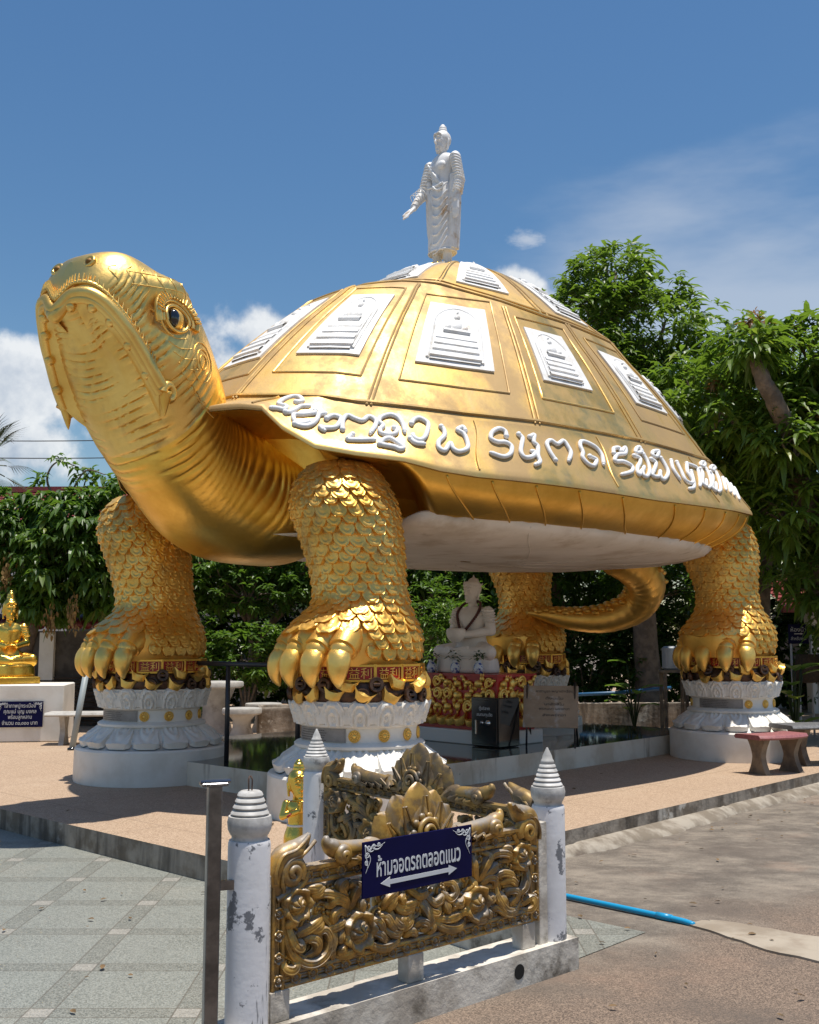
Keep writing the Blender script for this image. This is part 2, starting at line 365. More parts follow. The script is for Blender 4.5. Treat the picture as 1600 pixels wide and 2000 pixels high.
shell = build_shell()

LETTERS = [[[(27.0,0.29),(28.0,0.2),(26.5,0.04),(25.0,0.04),(24.5,0.26),(25.0,0.62),(26.0,0.58),(26.5,0.59),(26.5,0.7),(25.5,0.81),(25.0,0.91)]],[[(27.0,0.74),(27.5,0.68),(28.0,0.54),(28.5,0.4),(30.0,0.33)],[(31.5,0.41),(31.5,0.48),(30.0,0.59),(28.5,0.68),(29.0,0.8),(30.0,0.84),(31.0,0.76),(31.5,0.69)],[(29.5,0.88),(31.0,0.84),(32.0,0.74),(32.5,0.59),(32.5,0.46),(33.5,0.38)]],[[(34.0,0.48),(35.0,0.38),(36.5,0.4),(36.5,0.54),(36.0,0.64),(34.5,0.69),(33.5,0.7),(34.5,0.74)]],[[(37.5,0.64),(37.0,0.44),(37.5,0.3),(39.0,0.33),(40.5,0.36),(41.5,0.24),(43.0,0.33),(43.0,0.48),(42.5,0.64)],[(39.5,0.71),(39.0,0.78),(39.0,0.83),(40.5,0.81),(43.5,0.76)]],[[(46.5,0.46),(47.0,0.46),(47.0,0.56),(46.0,0.62),(44.5,0.61),(44.0,0.53),(44.5,0.43),(43.5,0.33),(44.0,0.21),(45.5,0.14),(47.0,0.2),(48.0,0.35),(48.5,0.53)]],[[(44.5,0.84),(45.0,0.74),(46.0,0.7),(47.0,0.74),(48.5,0.84),(48.0,0.89),(47.0,0.86),(45.5,0.85),(44.5,0.84)]],[[(49.5,0.3),(50.0,0.19),(51.0,0.14),(52.5,0.23),(52.5,0.39),(52.0,0.56),(51.0,0.64),(50.0,0.59),(50.0,0.54)],[(49.5,0.64),(50.5,0.71),(52.0,0.69)]],[[(55.0,0.26),(55.5,0.33),(55.5,0.45),(54.5,0.58),(54.5,0.7),(55.5,0.73),(56.5,0.58),(57.0,0.68),(58.0,0.71),(59.5,0.62),(59.5,0.46),(59.0,0.34),(58.0,0.28),(59.0,0.2),(59.5,0.29)]],[[(67.0,0.3),(67.0,0.2),(66.0,0.15),(64.5,0.24),(64.0,0.38),(65.0,0.44),(66.5,0.43),(67.5,0.5),(67.0,0.64),(65.5,0.71),(63.5,0.66)]],[[(69.5,0.23),(70.0,0.31),(69.5,0.44),(69.0,0.59),(69.5,0.68),(71.0,0.64),(71.5,0.56),(71.0,0.55)],[(71.5,0.26),(72.5,0.21),(72.0,0.36),(72.5,0.44),(72.0,0.61),(72.0,0.73),(71.0,0.79)]],[[(75.0,0.66),(74.5,0.51),(74.5,0.35),(75.5,0.28),(76.5,0.34),(78.0,0.25),(78.5,0.38),(78.5,0.49),(77.5,0.64)]],[[(82.0,0.49),(83.0,0.54),(82.0,0.66),(81.0,0.64),(80.5,0.53),(81.0,0.43),(81.0,0.31),(81.5,0.21),(82.5,0.2),(84.0,0.28),(84.5,0.43),(84.0,0.61)]],[[(87.0,0.34),(87.5,0.23),(88.5,0.2),(88.5,0.28),(89.5,0.16),(89.0,0.3),(87.5,0.36),(86.5,0.5),(88.0,0.48),(89.0,0.54),(88.5,0.65),(86.5,0.74)]],[[(90.0,0.31),(90.5,0.36),(89.5,0.6),(89.5,0.68),(90.5,0.5)],[(91.5,0.24),(91.5,0.38),(91.0,0.56),(90.0,0.7),(90.0,0.59)],[(91.5,0.16),(91.5,0.19),(91.0,0.21),(90.5,0.23),(90.5,0.19),(91.0,0.11),(91.5,0.08),(91.5,0.11),(91.5,0.16)]],[[(92.5,0.31),(93.0,0.39),(91.0,0.64),(92.0,0.65),(93.0,0.53)],[(95.0,0.24),(95.0,0.38),(94.5,0.55),(92.5,0.7),(92.5,0.59)],[(95.0,0.15),(94.5,0.2),(94.0,0.23),(93.5,0.23),(93.5,0.18),(94.0,0.12),(95.0,0.08),(95.5,0.08),(95.0,0.15)]],[[(97.5,0.25),(96.5,0.44),(96.5,0.64)],[(99.0,0.26),(98.5,0.44),(98.0,0.65),(100.0,0.65),(100.5,0.44),(102.5,0.23)],[(102.5,0.23),(105.5,0.28),(103.5,0.54),(101.5,0.71)],[(102.0,0.41),(99.5,0.73),(97.5,0.8)]],[[(107.0,0.28),(106.5,0.39),(103.5,0.61),(104.0,0.68),(106.0,0.53)],[(110.5,0.23),(109.5,0.39),(107.0,0.61),(104.5,0.71)],[(112.0,0.1),(111.0,0.15),(109.5,0.19),(109.0,0.18),(109.5,0.12),(110.5,0.08),(111.5,0.05),(112.5,0.05),(112.0,0.1)]],[[(111.5,0.3),(111.0,0.41),(106.5,0.66),(107.0,0.73),(110.0,0.55)],[(116.5,0.24),(114.5,0.41),(110.5,0.66),(108.0,0.75)],[(119.5,0.08),(117.0,0.15),(115.0,0.2),(114.0,0.2),(114.5,0.15),(116.0,0.1),(118.5,0.04),(120.0,0.04),(119.5,0.08)]],[[(119.5,0.33),(116.0,0.51),(113.5,0.66)],[(122.0,0.34),(120.0,0.49),(116.0,0.68)]],[[(124.5,0.43),(121.5,0.58),(117.5,0.73)],[(129.0,0.48),(122.5,0.66),(119.5,0.8)]]]
for strokes in LETTERS:
    mb = MB()
    for st in strokes:
        st = np.array(st)
        if len(st) < 2: continue
        P = cr(st, max(8, 6*len(st))); f, s, z = band(np.radians(P[:, 0]), P[:, 1]); r = np.full(len(P), .0245); r[0] = .022; r[-1] = .015
        nrm = np.stack([0*f, 0*f, z], -1)
        pts = L3(f, s, z)+.016*(TB+np.array([0, 0, .45]))
        mb.tube(pts, r, 8); mb.ball(pts[0], .030, 8, 6); mb.ball(pts[-1], .020, 8, 6)
    mb.build('raised_letter', WHITE_CLEAN, shell)

def build_under():
    # flank skirt from the lip down to the belly plate; set deep behind the legs and round the neck
    T = np.linspace(-math.pi, math.pi, 481)[:-1]; d = np.abs(np.degrees(T))
    flank = sstep(d, 46.5, 51)*(1-sstep(d, 133, 140)); f1, s1 = sup(T, 4.47, 2.77); zr = z_rim(T)-.05
    mb = MB(); rows = []
    for q in np.linspace(0, 1, 16):
        k_fl = 1-.03*q-.17*q**2.2; k_dp = 1-.30*sstep(q, 0, .75)
        k = k_dp+(k_fl-k_dp)*flank; zz_fl = zr+(2.74-zr)*(q**.95); zz_dp = zr+(2.70-zr)*sstep(q, .25, 1.)
        z = zz_dp+(zz_fl-zz_dp)*flank
        ang = T+.05*q*flank; f, s = sup(ang, 4.47, 2.77); ripple = 1+.006*np.sin(T*150)*0
        rows.append(L3(f*k*ripple, s*k*ripple, z))
    mb.grid(np.stack(rows, 1), True, False)
    sk = None
    for e in np.radians(np.concatenate([np.arange(56, 131, 7.5)])):
        for sg in (-1, 1):
            q = np.linspace(.04, .97, 14); k = 1-.03*q-.17*q**2.2; t = sg*(e+.10*q**1.6); f, s = sup(t, 4.475, 2.775); z0 = z_rim(np.array(sg*e))-.05
            mb.tube(L3(f*k, s*k, z0+(2.74-z0)*q**.95), .011, 6)
    mb.build('flank_skirt', G_SKIRT, turtle, True)
    # belly plate with scalloped rim
    mb = MB(); rows = []
    for k, z in ((.70, 2.85), (.848, 2.80), (.855, 2.78), (.83, 2.715), (.76, 2.655), (.64, 2.61), (.4, 2.59), (.02, 2.585)):
        sc_ = 1+(.010*np.abs(np.sin(T*12+.6)) if k > .83 else 0); f, s = sup(T, 4.47, 2.77); dz = (.055*np.abs(np.sin(T*12+.6)) if k > .83 else 0)
        fr = 1-sstep(d, 40, 52); rows.append(L3(f*k*sc_*(1-.07*fr), s*k*sc_*(1-.16*fr), np.full(len(T), z)+dz*(1-fr)-fr*max(0, z-2.62)*.8))
    mb.grid(np.stack(rows, 1), True, False)
    for e in np.arange(12)*math.pi/6+.22:
        if math.cos(e+.1) > .5 or math.cos(e+.6) > .5: continue
        q = np.linspace(0, 1, 16); k = .845-.66*q; t_ = e+.5*q**1.5; f, s = sup(t_, 4.47, 2.77); zq = np.interp(k, [.02, .4, .64, .76, .83, .855], [2.585, 2.59, 2.61, 2.655, 2.715, 2.78])-.002; mb.tube(L3(f*k, s*k, zq), .007, 5)
    mb.build('belly_plate', BELLY, turtle)
    # torso filling the hollow between shell and belly
    mb = MB(); rows = [L3(*(np.array(sup(T, 4.1*k, 2.5*k))), np.full(len(T), z)) for k, z in ((.70, 2.72), (.80, 2.9), (.82, 3.2), (.9, 3.6), (.93, 3.74))]
    mb.grid(np.stack(rows, 1), True, False); mb.build('torso', G_NECK, turtle)
build_under()

# ------------------------------------------------------------------ head and neck
YAW = R(16); _Fs = np.linspace(-2.2, 2.6, 481); _hd = YAW*sstep(_Fs, -1.1, .05); _df = _Fs[1]-_Fs[0]
_cf = np.cumsum(np.cos(_hd))*_df; _cs = np.cumsum(np.sin(_hd))*_df; _i0 = np.argmin(abs(_Fs-.1))
_cf += 4.0+.1*math.cos(YAW)-_cf[_i0]; _cs += .1*math.sin(YAW)-_cs[_i0]
def HS(F, S, Z):
    F, S, Z = np.broadcast_arrays(np.asarray(F, float), np.asarray(S, float), np.asarray(Z, float)); h = np.interp(F, _Fs, _hd)
    return L3(np.interp(F, _Fs, _cf)-S*np.sin(h), np.interp(F, _Fs, _cs)+S*np.cos(h), Z)
RINGS = np.array([  # T(F,Z) lower/front, N(F,Z) upper/back, half width, roundness of the upper part
 (1.80, 4.72, 1.73, 4.96, .05), (1.835, 4.64, 1.66, 5.03, .24), (1.80, 4.53, 1.54, 5.085, .39), (1.70, 4.42, 1.36, 5.125, .50), (1.585, 4.27, 1.18, 5.12, .575), (1.47, 4.07, .97, 5.06, .635),
 (1.34, 3.86, .74, 4.98, .685), (1.20, 3.64, .53, 4.82, .71), (1.02, 3.41, .35, 4.57, .71), (.80, 3.18, .20, 4.30, .695), (.52, 2.96, .15, 4.06, .69), (.2, 2.73, -.05, 3.93, .75),
 (-.15, 2.54, -.32, 3.85, .87), (-.55, 2.42, -.62, 3.8, 1.02), (-1.1, 2.4, -1.1, 3.75, 1.15)])
LIP = np.array([(1.885, 0, 4.41), (1.875, .05, 4.45), (1.85, .11, 4.525), (1.825, .17, 4.555), (1.775, .27, 4.55), (1.70, .355, 4.49), (1.61, .43, 4.38), (1.52, .49, 4.255), (1.425, .53, 4.12), (1.335, .565, 3.98), (1.265, .585, 3.875), (1.20, .60, 3.79)])
def lip_z(F): return np.interp(F, LIP[::-1, 0], LIP[::-1, 2])
def build_head():
    nr, na = 260, 192; G = cr(RINGS, nr); a = np.linspace(-math.pi, math.pi, na+1)[:-1]   # a=0 lower middle, +-pi top
    T = G[:, None, 0:2]; N = G[:, None, 2:4]; w = G[:, None, 4]; c = (T+N)/2; e = (N-T)/2
    ca = np.cos(a)[None, :]; sa = np.sin(a)[None, :]
    ex = .92; cs = np.sign(ca)*np.abs(ca)**ex; ss = np.sign(sa)*np.abs(sa)**.86
    F = c[..., 0]-e[..., 0]*cs; Z = c[..., 1]-e[..., 1]*cs; S = w*ss
    u = np.linspace(0, 1, nr)[:, None]*np.ones_like(a)[None]
    # lower jaw set back under the overhanging beak
    low = (lip_z(F)-.03-Z)*sstep(F, 1.10, 1.28)
    jaw = sstep(low, 0, .07); back = sstep(F, 1.18, 1.55)
    S = S*(1-.035*jaw*back); F = F-.075*jaw*back; 
    # throat wrinkles: crosswise folds, strongest in the middle of the throat
    th = np.exp(-(a/1.55)**4)[None, :]; arc = u*46+.35*np.sin(a*3)[None, :]+.5*np.cos(a*5+u*9)*.25
    fr_ = np.mod(arc, 1)-.5; wr = .2-np.exp(-(fr_/.12)**2); k = .034*th*sstep(u, .14, .22)*(1-sstep(u, .60, .74))*np.clip(.62+.62*np.sin(6*a+23*u+1.5*np.sin(u*41)), 0, 1)
    # long folds on the side of the neck
    ng = np.exp(-((np.abs(a)-1.45)/.75)**4)[None, :]*sstep(u, .60, .68)*(1-sstep(u, .9, .97)); fold = (np.abs(np.sin(u*190+.9*np.abs(a)*3+1.6*np.sin(a*2.3)+2.2*np.sin(u*31+a*1.7)))**.5-.6)*(.45+.75*np.clip(np.sin(u*17+a*4.1)*.6+.5, 0, 1))
    k2 = .013*ng
    nf = np.stack([e[..., 0]*0-(cs*e[..., 0]), ss*w, -(cs*e[..., 1])], -1); nf /= np.linalg.norm(nf, axis=-1, keepdims=True)+1e-9
    d = wr*k+fold*k2
    # brow swelling above the eyes, cheek bulge
    def blob(F0, S0, Z0, r): return np.exp(-(((F-F0)/r[0])**2+((np.abs(S)-S0)/r[1])**2+((Z-Z0)/r[2])**2))
    d += .10*blob(1.06, .58, 4.80, (.22, .22, .13))-.055*blob(1.07, .70, 4.53, (.14, .2, .12))+.05*blob(.95, .72, 4.12, (.25, .3, .22))-.03*blob(1.35, .62, 4.55, (.2, .2, .18))+.035*blob(1.5, .3, 5.05, (.2, .2, .12))
    d += -.05*np.exp(-((F-1.2)/.25)**2-(S/.16)**2)*sstep(Z, 4.9, 5.0)
    F, S, Z = F+nf[..., 0]*d, S+nf[..., 1]*d, Z+nf[..., 2]*d
    cut = int(nr*.60); mb = MB(); P = HS(F, S, Z)
    mb.grid(P[:cut+1], False, True); cap = mb.n; mb.add(P[0].mean(0)[None], np.zeros((0, 4))); 
    mb.F.append(np.array([[j, cap, (j+1) % na] for j in range(na)]))
    def sym(f): 
        for sg in (1, -1): f(sg)
    # nostrils
    nos = {}
    def nostril(sg):
        m_ = F > 1.3; i_ = np.argmin((S[m_]-.2*sg)**2+(Z[m_]-4.935)**2); nos[sg] = F[m_][i_]; c = np.array([nos[sg], .2*sg, 4.935]); aa = np.linspace(0, 2*math.pi, 17); x = np.array([-.12, 0, 1.]); x /= np.linalg.norm(x)
        mb.tube(HS(c[0]-.006-.045*np.sin(aa)*.45, c[1]+.056*np.cos(aa), c[2]+.046*np.sin(aa)), .019, 8)
    sym(nostril)
    # beak: overhanging lip, crease above it, and the inner jaw rim
    def curve(off_f, off_s, off_z, n=60, k=1.):
        A = LIP.copy(); A[:, 0] += off_f; A[:, 2] += off_z; A[:, 1] *= k; A[1:, 1] += off_s*np.minimum(1, A[1:, 1]/.3); H = cr(A, n); return np.concatenate([np.c_[H[:, 0], -H[:, 1], H[:, 2]][::-1], H[1:]])
    Hc = curve(.0, .012, 0); rr = .042+.018*np.exp(-(np.abs(Hc[:, 1])/.06)**2); mb.tube(HS(*Hc.T), rr, 12)
    Hc = curve(-.008, .03, .055); mb.tube(HS(*Hc.T), .060, 12)
    jr = [curve(-o, 0, -dz, 60, kk) for o, dz, kk in ((-.01, -.01, 1.02), (.03, .05, .95), (.10, .12, .86), (.20, .20, .74))]; 
    for sl_ in (slice(0, 44), slice(75, 119)): mb.grid(np.stack([HS(*q[sl_].T) for q in jr], 1))
    # saw-toothed edge of the beak
    for sg in (1, -1):
        for s_, dz in ((.13, -.05), (.30, -.05), (.41, -.045), (.50, -.05), (.565, -.045)):
            F_ = np.interp(s_, LIP[:, 1], LIP[:, 0]); Z_ = np.interp(s_, LIP[:, 1], LIP[:, 2]); mb.ball(HS(F_-.01, sg*s_, Z_+dz*.8), (.05, .05, .05), 10, 8)
    # row of little creases over the lip
    Hc = curve(.0, .03, .155, 60, .99)
    mb.tube(HS(*Hc.T), .020, 8)
    for i in range(6, len(Hc)-6, 2):
        p = Hc[i]; mb.tube(HS([p[0]+.012, p[0]-.006], [p[1]*1.01, p[1]*1.0], [p[2]-.01, p[2]+.085]), [.014, .006], 5)
    # mouth corners: curl and tusk
    def corner(sg):
        th = np.linspace(0, 1.5*math.pi, 14); r_ = .085-.030*th/5
        c = np.array([1.13, .625*sg, 3.80]); mb.tube(HS(c[0]+.0-r_*np.cos(th)*-.9, c[1]+.02*sg, c[2]+r_*np.sin(th)), np.linspace(.05, .035, 14), 8)
    sym(corner)
    # brow arches and lids
    def lid(sg):
        c = np.array([1.085, .672, 4.50]); th = np.linspace(-.35, math.pi+.25, 22)
        def arc(rx, rz, rad, ds, lo=th): mb.tube(HS(c[0]+rx*np.cos(lo), sg*(c[1]+ds-.35*np.clip(rz*np.sin(lo), 0, 1)), c[2]+rz*np.sin(lo)), rad, 8)
        arc(.25, .225, .034, .025); arc(.20, .175, .020, .03); arc(.15, .125, .016, .03)
        lo = np.linspace(math.pi-.1, 2*math.pi+.1, 18); arc(.15, .115, .017, .02, lo); arc(.20, .165, .010, .0, lo)
        for q in np.linspace(.1, math.pi-.1, 18): mb.tube(HS(c[0]+np.array([.205, .285])*math.cos(q), sg*(c[1]+.06-.35*np.array([.19, .265])*max(0, math.sin(q))), c[2]+np.array([.19, .27])*math.sin(q)), [.014, .010], 5)
    sym(lid)
    # scored lines: cheek plates, ear drum
    def score(sg):
        def onside(F_, Z_):   # half width of the head at that place
            i = np.argmin((Fm-F_)**2*1.+(Zm-Z_)**2); return Sm[i]
        m_ = (S > 0); Fm = F[m_]; Zm = Z[m_]; Sm = S[m_]
        def line(pts, rad=.0045):
            q = cr(np.array(pts), 16); mb.tube(HS(q[:, 0], [sg*(onside(x, z)+.002) for x, z in q], q[:, 1]), rad, 5)
        for r_ in (.19, .125, .07):
            aa = np.linspace(0, 2*math.pi, 16); line(np.c_[.78+r_*.8*np.cos(aa), 4.16+r_*np.sin(aa)])
        # plate seams over skull and cheek
        rg = random.Random(3)
        for i in range(9):
            x = .55+.13*i; line([(x, 4.98-.02*abs(i-4)), (x+.06, 4.86), (x+.01, 4.74), (x+.07, 4.62)], .0045)
        for i in range(7):
            z = 4.55-.09*i; line([(1.32-.05*i, z), (1.18-.04*i, z-.05), (1.06-.04*i, z-.03)], .0045)
        for i in range(3): line([(.95-.07*i, 3.98-.05*i), (.85-.07*i, 3.86-.05*i), (.7-.07*i, 3.80-.06*i)], .006)
        for z in (4.86, 4.74): line([(.6, z), (.9, z+.03), (1.2, z+.02), (1.5, z)], .0045)
    sym(score)
    hd = mb.build('head', G_HEAD, turtle, True, 75)
    hd.data.materials.clear(); hd.data.materials.append(G_HEADC)
    for sg in (1, -1):
        b = MB(); b.ball(HS(1.085, sg*.615, 4.50), .115, 20, 14); ey = b.build('eye', G_CLAW, hd)
        b = MB(); b.ball(HS(1.125, sg*.672, 4.50), (.064, .060, .088), 18, 12); b.build('pupil', BLACK_EYE, ey)
        b = MB(); q = np.linspace(0, 1, 9); b.tube(HS(1.155-.02*q, sg*(.632-.02*q), 3.82-.22*q), .058*(1-q)**.8+.004, 10); b.build('tusk', G_CLAW, hd)
        b = MB(); b.ball(HS(nos[sg]-.012, sg*.2, 4.935), (.040, .040, .034), 14, 9); b.build('nostril', NOSTRIL_SHADE, hd)
    nb = MB(); nb.grid(P[cut:], False, True)
    nb.build('neck', G_NECK, turtle)
G_HEADC = gold_mat('gold_leaf_head_plates', (.92, .63, .20), (.80, .50, .13), .33, .46, ((.50, .33, .13), .52, .74), .16, 8., metal=.92)
NOSTRIL_SHADE = pm('painted_nostril_shade', (.20, .10, .02), rough=.6, metal=.5)  # dark colour on a solid ball stands for the shade inside the nostril
build_head()

# ------------------------------------------------------------------ legs with scales and claws (local frame: x forward, y towards the turtle's left, z up from the red band)
ZBAND = 1.39
def leg_profile(kind):
    if kind == 'front':   # z, radius, forward lean
        return np.array([(-.02, .50, .0), (.10, .545, .0), (.25, .555, .0), (.40, .51, -.01), (.55, .465, -.01), (.75, .455, .02), (.95, .475, .06), (1.2, .51, .11), (1.40, .535, .15), (1.54, .51, .16), (1.68, .45, .17), (1.79, .36, .17), (1.86, .28, .17), (1.89, .15, .17)])
    return np.array([(-.02, .50, .0), (.10, .555, .0), (.30, .58, .0), (.48, .53, .0), (.65, .45, .02), (.85, .42, .05), (1.05, .45, .08), (1.3, .52, .10), (1.55, .53, .10), (1.75, .46, .10), (1.88, .34, .10), (1.95, .18, .10), (1.97, .1, .10)])
def make_leg(kind, mir, loc, rz):
    pr = leg_profile(kind); pr[:, 1] *= np.interp(pr[:, 0], [0, .3, .6], [1, .97, .89]); pz = cr(pr, 60)
    def surf(a, z, h=0.):
        r = np.interp(z, pz[:, 0], pz[:, 1]); c = np.interp(z, pz[:, 0], pz[:, 2]); yc = -.10*sstep(z, .9, 1.8); fr = np.clip(np.cos(a), 0, 1)**2
        ft = .20*fr*(1-sstep(z, .25, .62)); r = r+ft+h; return np.stack([c+r*np.cos(a), (yc+r*np.sin(a))*mir, z+0*a], -1)
    mb = MB(); Z = np.linspace(-.02, pr[-1, 0], 50); A = np.linspace(0, 2*math.pi, 49)[:-1]; zz, aa = np.meshgrid(Z, A, indexing='ij'); mb.grid(surf(aa, zz)[:, ::mir], False, True)
    # one scale: pointed spike over nested crescents
    n, m_ = 13, 15; U = np.linspace(-1, 1, n); V = np.linspace(0, 1, m_); vv, uu = np.meshgrid(V, U, indexing='ij')
    hw = np.where(V < .45, .62+.38*np.sin(V/.45*math.pi/2), np.sqrt(np.clip(1-((V-.45)/.55)**2, 0, 1))); hw[-1] = .05
    X = uu*hw[:, None]; rad = np.hypot(X, (vv-.30)*1.25)
    ph = np.clip(rad*3.4, 0, 3.2); H = .002+.020*vv+.024*(1-.8*X**2)*vv+.0062*(ph+.9*np.sin(ph*2*math.pi))*(vv > .18)
    H += .027*np.exp(-(X/.15)**2)*np.clip(1-np.abs(vv-.36)/.28, 0, 1)
    H[-1] = -.012; H[:, 0] = np.minimum(H[:, 0]-.03, .0); H[:, -1] = np.minimum(H[:, -1]-.03, .0); H = np.maximum(H, -.016)
    top = pr[-1, 0]-.04; rows = int(top/.086); SW, SH = .081, .165
    for i in range(rows):
        z0 = top-i*.086; r = np.interp(z0, pz[:, 0], pz[:, 1]); cnt = int(round(2*math.pi*r/.142))
        for j in range(cnt):
            a0 = (j+.5*(i % 2)+random.uniform(-.06, .06))/cnt*2*math.pi; ca = math.cos(a0)
            if ca > .60 and z0 < .22+.14*ca: continue
            jz = random.uniform(-.008, .008); sc_ = random.uniform(.88, 1.12); z = z0+jz+.05-SH*vv*sc_; ok = z > -.02
            if z.min() < -.03: z = np.maximum(z, -.02)
            P = surf(a0+X*SW*sc_/r, z, H); mb.grid(P[:, ::mir])
    # toes: smooth rounded knuckles running out to the claws
    CL = [(.50, -.50), (.66, -.29), (.72, -.04), (.69, .20), (.58, .40)] if kind == 'front' else [(.40, -.47), (.58, -.26), (.66, .0), (.62, .27), (.46, .47)]
    for f, s in CL:
        q = np.linspace(0, 1, 12); p = np.c_[f*(.50+.47*q), s*(.70+.30*q), .27-.15*q**1.8]
        p[:, 1] *= mir; mb.tube(p, .06+.075*np.sin(np.clip(.25+q*.75, 0, 1)*math.pi*.75)+.02*q, 14)
        mb.ball(p[-1], (.115, .115, .105), 14, 10)
    lg = mb.build('leg', G_LEG, None, True, 80); lg.parent = turtle; lg.location = Vector(loc)-Vector(TC); lg.rotation_euler[2] = rz
    for f, s in CL:
        d = np.array([f, s*mir, 0]); d /= np.linalg.norm(d); q = np.linspace(0, 1, 14); b = MB()
        out = .03+.11*np.sin(q*math.pi*.75)-.02*q**3
        p = np.array([f*.93, s*mir*.93, 0])+out[:, None]*d+np.c_[0*q, 0*q, .155-.36*q]
        rr = .104*np.where(q < .34, np.sqrt(np.clip(1-((q-.34)/.37)**2, 0, 1)), np.clip(1-((q-.34)/.68)**1.6, 0, 1)**.85)+.006
        b.tube(p, rr, 14, flat=.8, ref=d); c = b.build('claw', G_CLAW); c.parent = lg
    return lg
LEGS = dict(FR=((-.46, 9.95), 'front', 1), FL=((-2.96, 12.35), 'front', 1), RR=((4.40, 14.6), 'rear', 1), RL=((1.88, 17.0), 'rear', 1))
RZ = math.atan2(TA[1], TA[0])
for k, (xy, kind, mir) in LEGS.items():
    if k in ('FR', 'RR'): proto = make_leg(kind, mir, (*xy, ZBAND), RZ)
    else:
        c = copy_tree(proto_f if kind == 'front' else proto_r, turtle); c.location = Vector((*xy, ZBAND))-Vector(TC); c.rotation_euler[2] = RZ
    if k == 'FR': proto_f = proto
    if k == 'RR': proto_r = proto
# ------------------------------------------------------------------ tail
def build_tail():
    K = np.array([(-3.3, .0, 2.85, .30), (-3.75, .03, 2.68, .30), (-4.05, .0, 2.42, .29), (-4.15, -.26, 2.12, .26), (-3.9, -.66, 1.93, .215), (-3.5, -1.0, 1.92, .165), (-3.15, -1.2, 1.98, .11), (-2.85, -1.36, 2.02, .03)])
    G = cr(K, 80); mb = MB(); P = L3(G[:, 0], G[:, 1], G[:, 2]); rr = G[:, 3]*(1+.03*np.abs(np.sin(np.arange(80)*.9)))
    mb.tube(P, rr, 28)
    for i in range(4, 74, 3):
        T = P[min(i+1, 79)]-P[i-1]; T /= np.linalg.norm(T); up = np.array([0, 0, 1.])-T*T[2]; up /= np.linalg.norm(up); sd_ = np.cross(T, up)
        for q in (-1.0, -.5, 0, .5, 1.0):
            a = q+(.25 if (i//3) % 2 else 0); nn = math.cos(a)*up+math.sin(a)*sd_; mb.ball(P[i]+nn*G[i, 3]*.97, (.075, .075, .045), 8, 6)
    mb.build('tail', G_LEG, turtle, True, 70)
build_tail()
# ------------------------------------------------------------------ ground, terrace, shrine platform
def granite():
    m, t, b, co = new_mat('speckled_granite_paving')
    x, y, z = t.n('SeparateXYZ', {0: co}).outputs
    fx = t.m('ABSOLUTE', t.m('SUBTRACT', t.m('FRACT', t.m('DIVIDE', t.m('ADD', x, 1.6+.32*101), .64)), .5))     # .5 = mid band
    fy = t.m('ABSOLUTE', t.m('SUBTRACT', t.m('FRACT', t.m('DIVIDE', t.m('ADD', y, .98+.32*101), .64)), .5))
    bx = t.m('LESS_THAN', fx, .085); by = t.m('LESS_THAN', fy, .085); band_ = t.m('MAXIMUM', bx, by); cross = t.m('MULTIPLY', bx, by)
    jx = t.m('LESS_THAN', t.m('ABSOLUTE', t.m('SUBTRACT', fx, .088)), .006); jy = t.m('LESS_THAN', t.m('ABSOLUTE', t.m('SUBTRACT', fy, .088)), .006); joint = t.m('MAXIMUM', jx, jy)
    sp = t.n('TexVoronoi', {'Vector': co, 'Scale': 185.}).outputs['Color']; sv = t.n('SeparateColor', {0: sp}).outputs[0]
    spk = t.ramp(sv, .1, .9)
    cell = t.n('TexWhiteNoise', {'Vector': t.n('CombineXYZ', {0: t.m('FLOOR', t.m('DIVIDE', t.m('ADD', x, 1.6+.32), .64)), 1: t.m('FLOOR', t.m('DIVIDE', t.m('ADD', y, .98+.32), .64)), 2: 0.}).outputs[0]}).outputs['Value']
    base = t.mix(spk, c4((.135, .14, .12)), c4((.31, .315, .275)))
    base = t.mix(t.m('MULTIPLY', cell, .25), base, c4((.27, .28, .25)))
    dark = t.mix(spk, c4((.125, .128, .11)), c4((.27, .272, .235)))
    c = t.mix(band_, base, dark); lt = t.mix(spk, c4((.23, .22, .19)), c4((.37, .35, .305)))
    c = t.mix(cross, c, lt); c = t.mix(t.m('MULTIPLY', joint, .7), c, c4((.11, .095, .075)))
    dirt = t.ramp(t.noise(co, .8, 8, .65), .50, .78); c = t.mix(t.m('MULTIPLY', dirt, .38), c, c4((.28, .235, .17)))
    paint = t.ramp(t.noise(t.vmap(co, (5, 2, 0), (0, 0, .5), (1, 1.8, 1)), 5.5, 5, .6), .735, .75); c = t.mix(t.m('MULTIPLY', paint, .6), c, c4((.6, .58, .53)))
    t.put(b.inputs['Base Color'], c); t.put(b.inputs['Roughness'], t.m('ADD', .40, t.m('MULTIPLY', dirt, .35)))
    bumpify(t, b, t.m('SUBTRACT', t.m('MULTIPLY', sv, .25), joint), .2, .004); return m
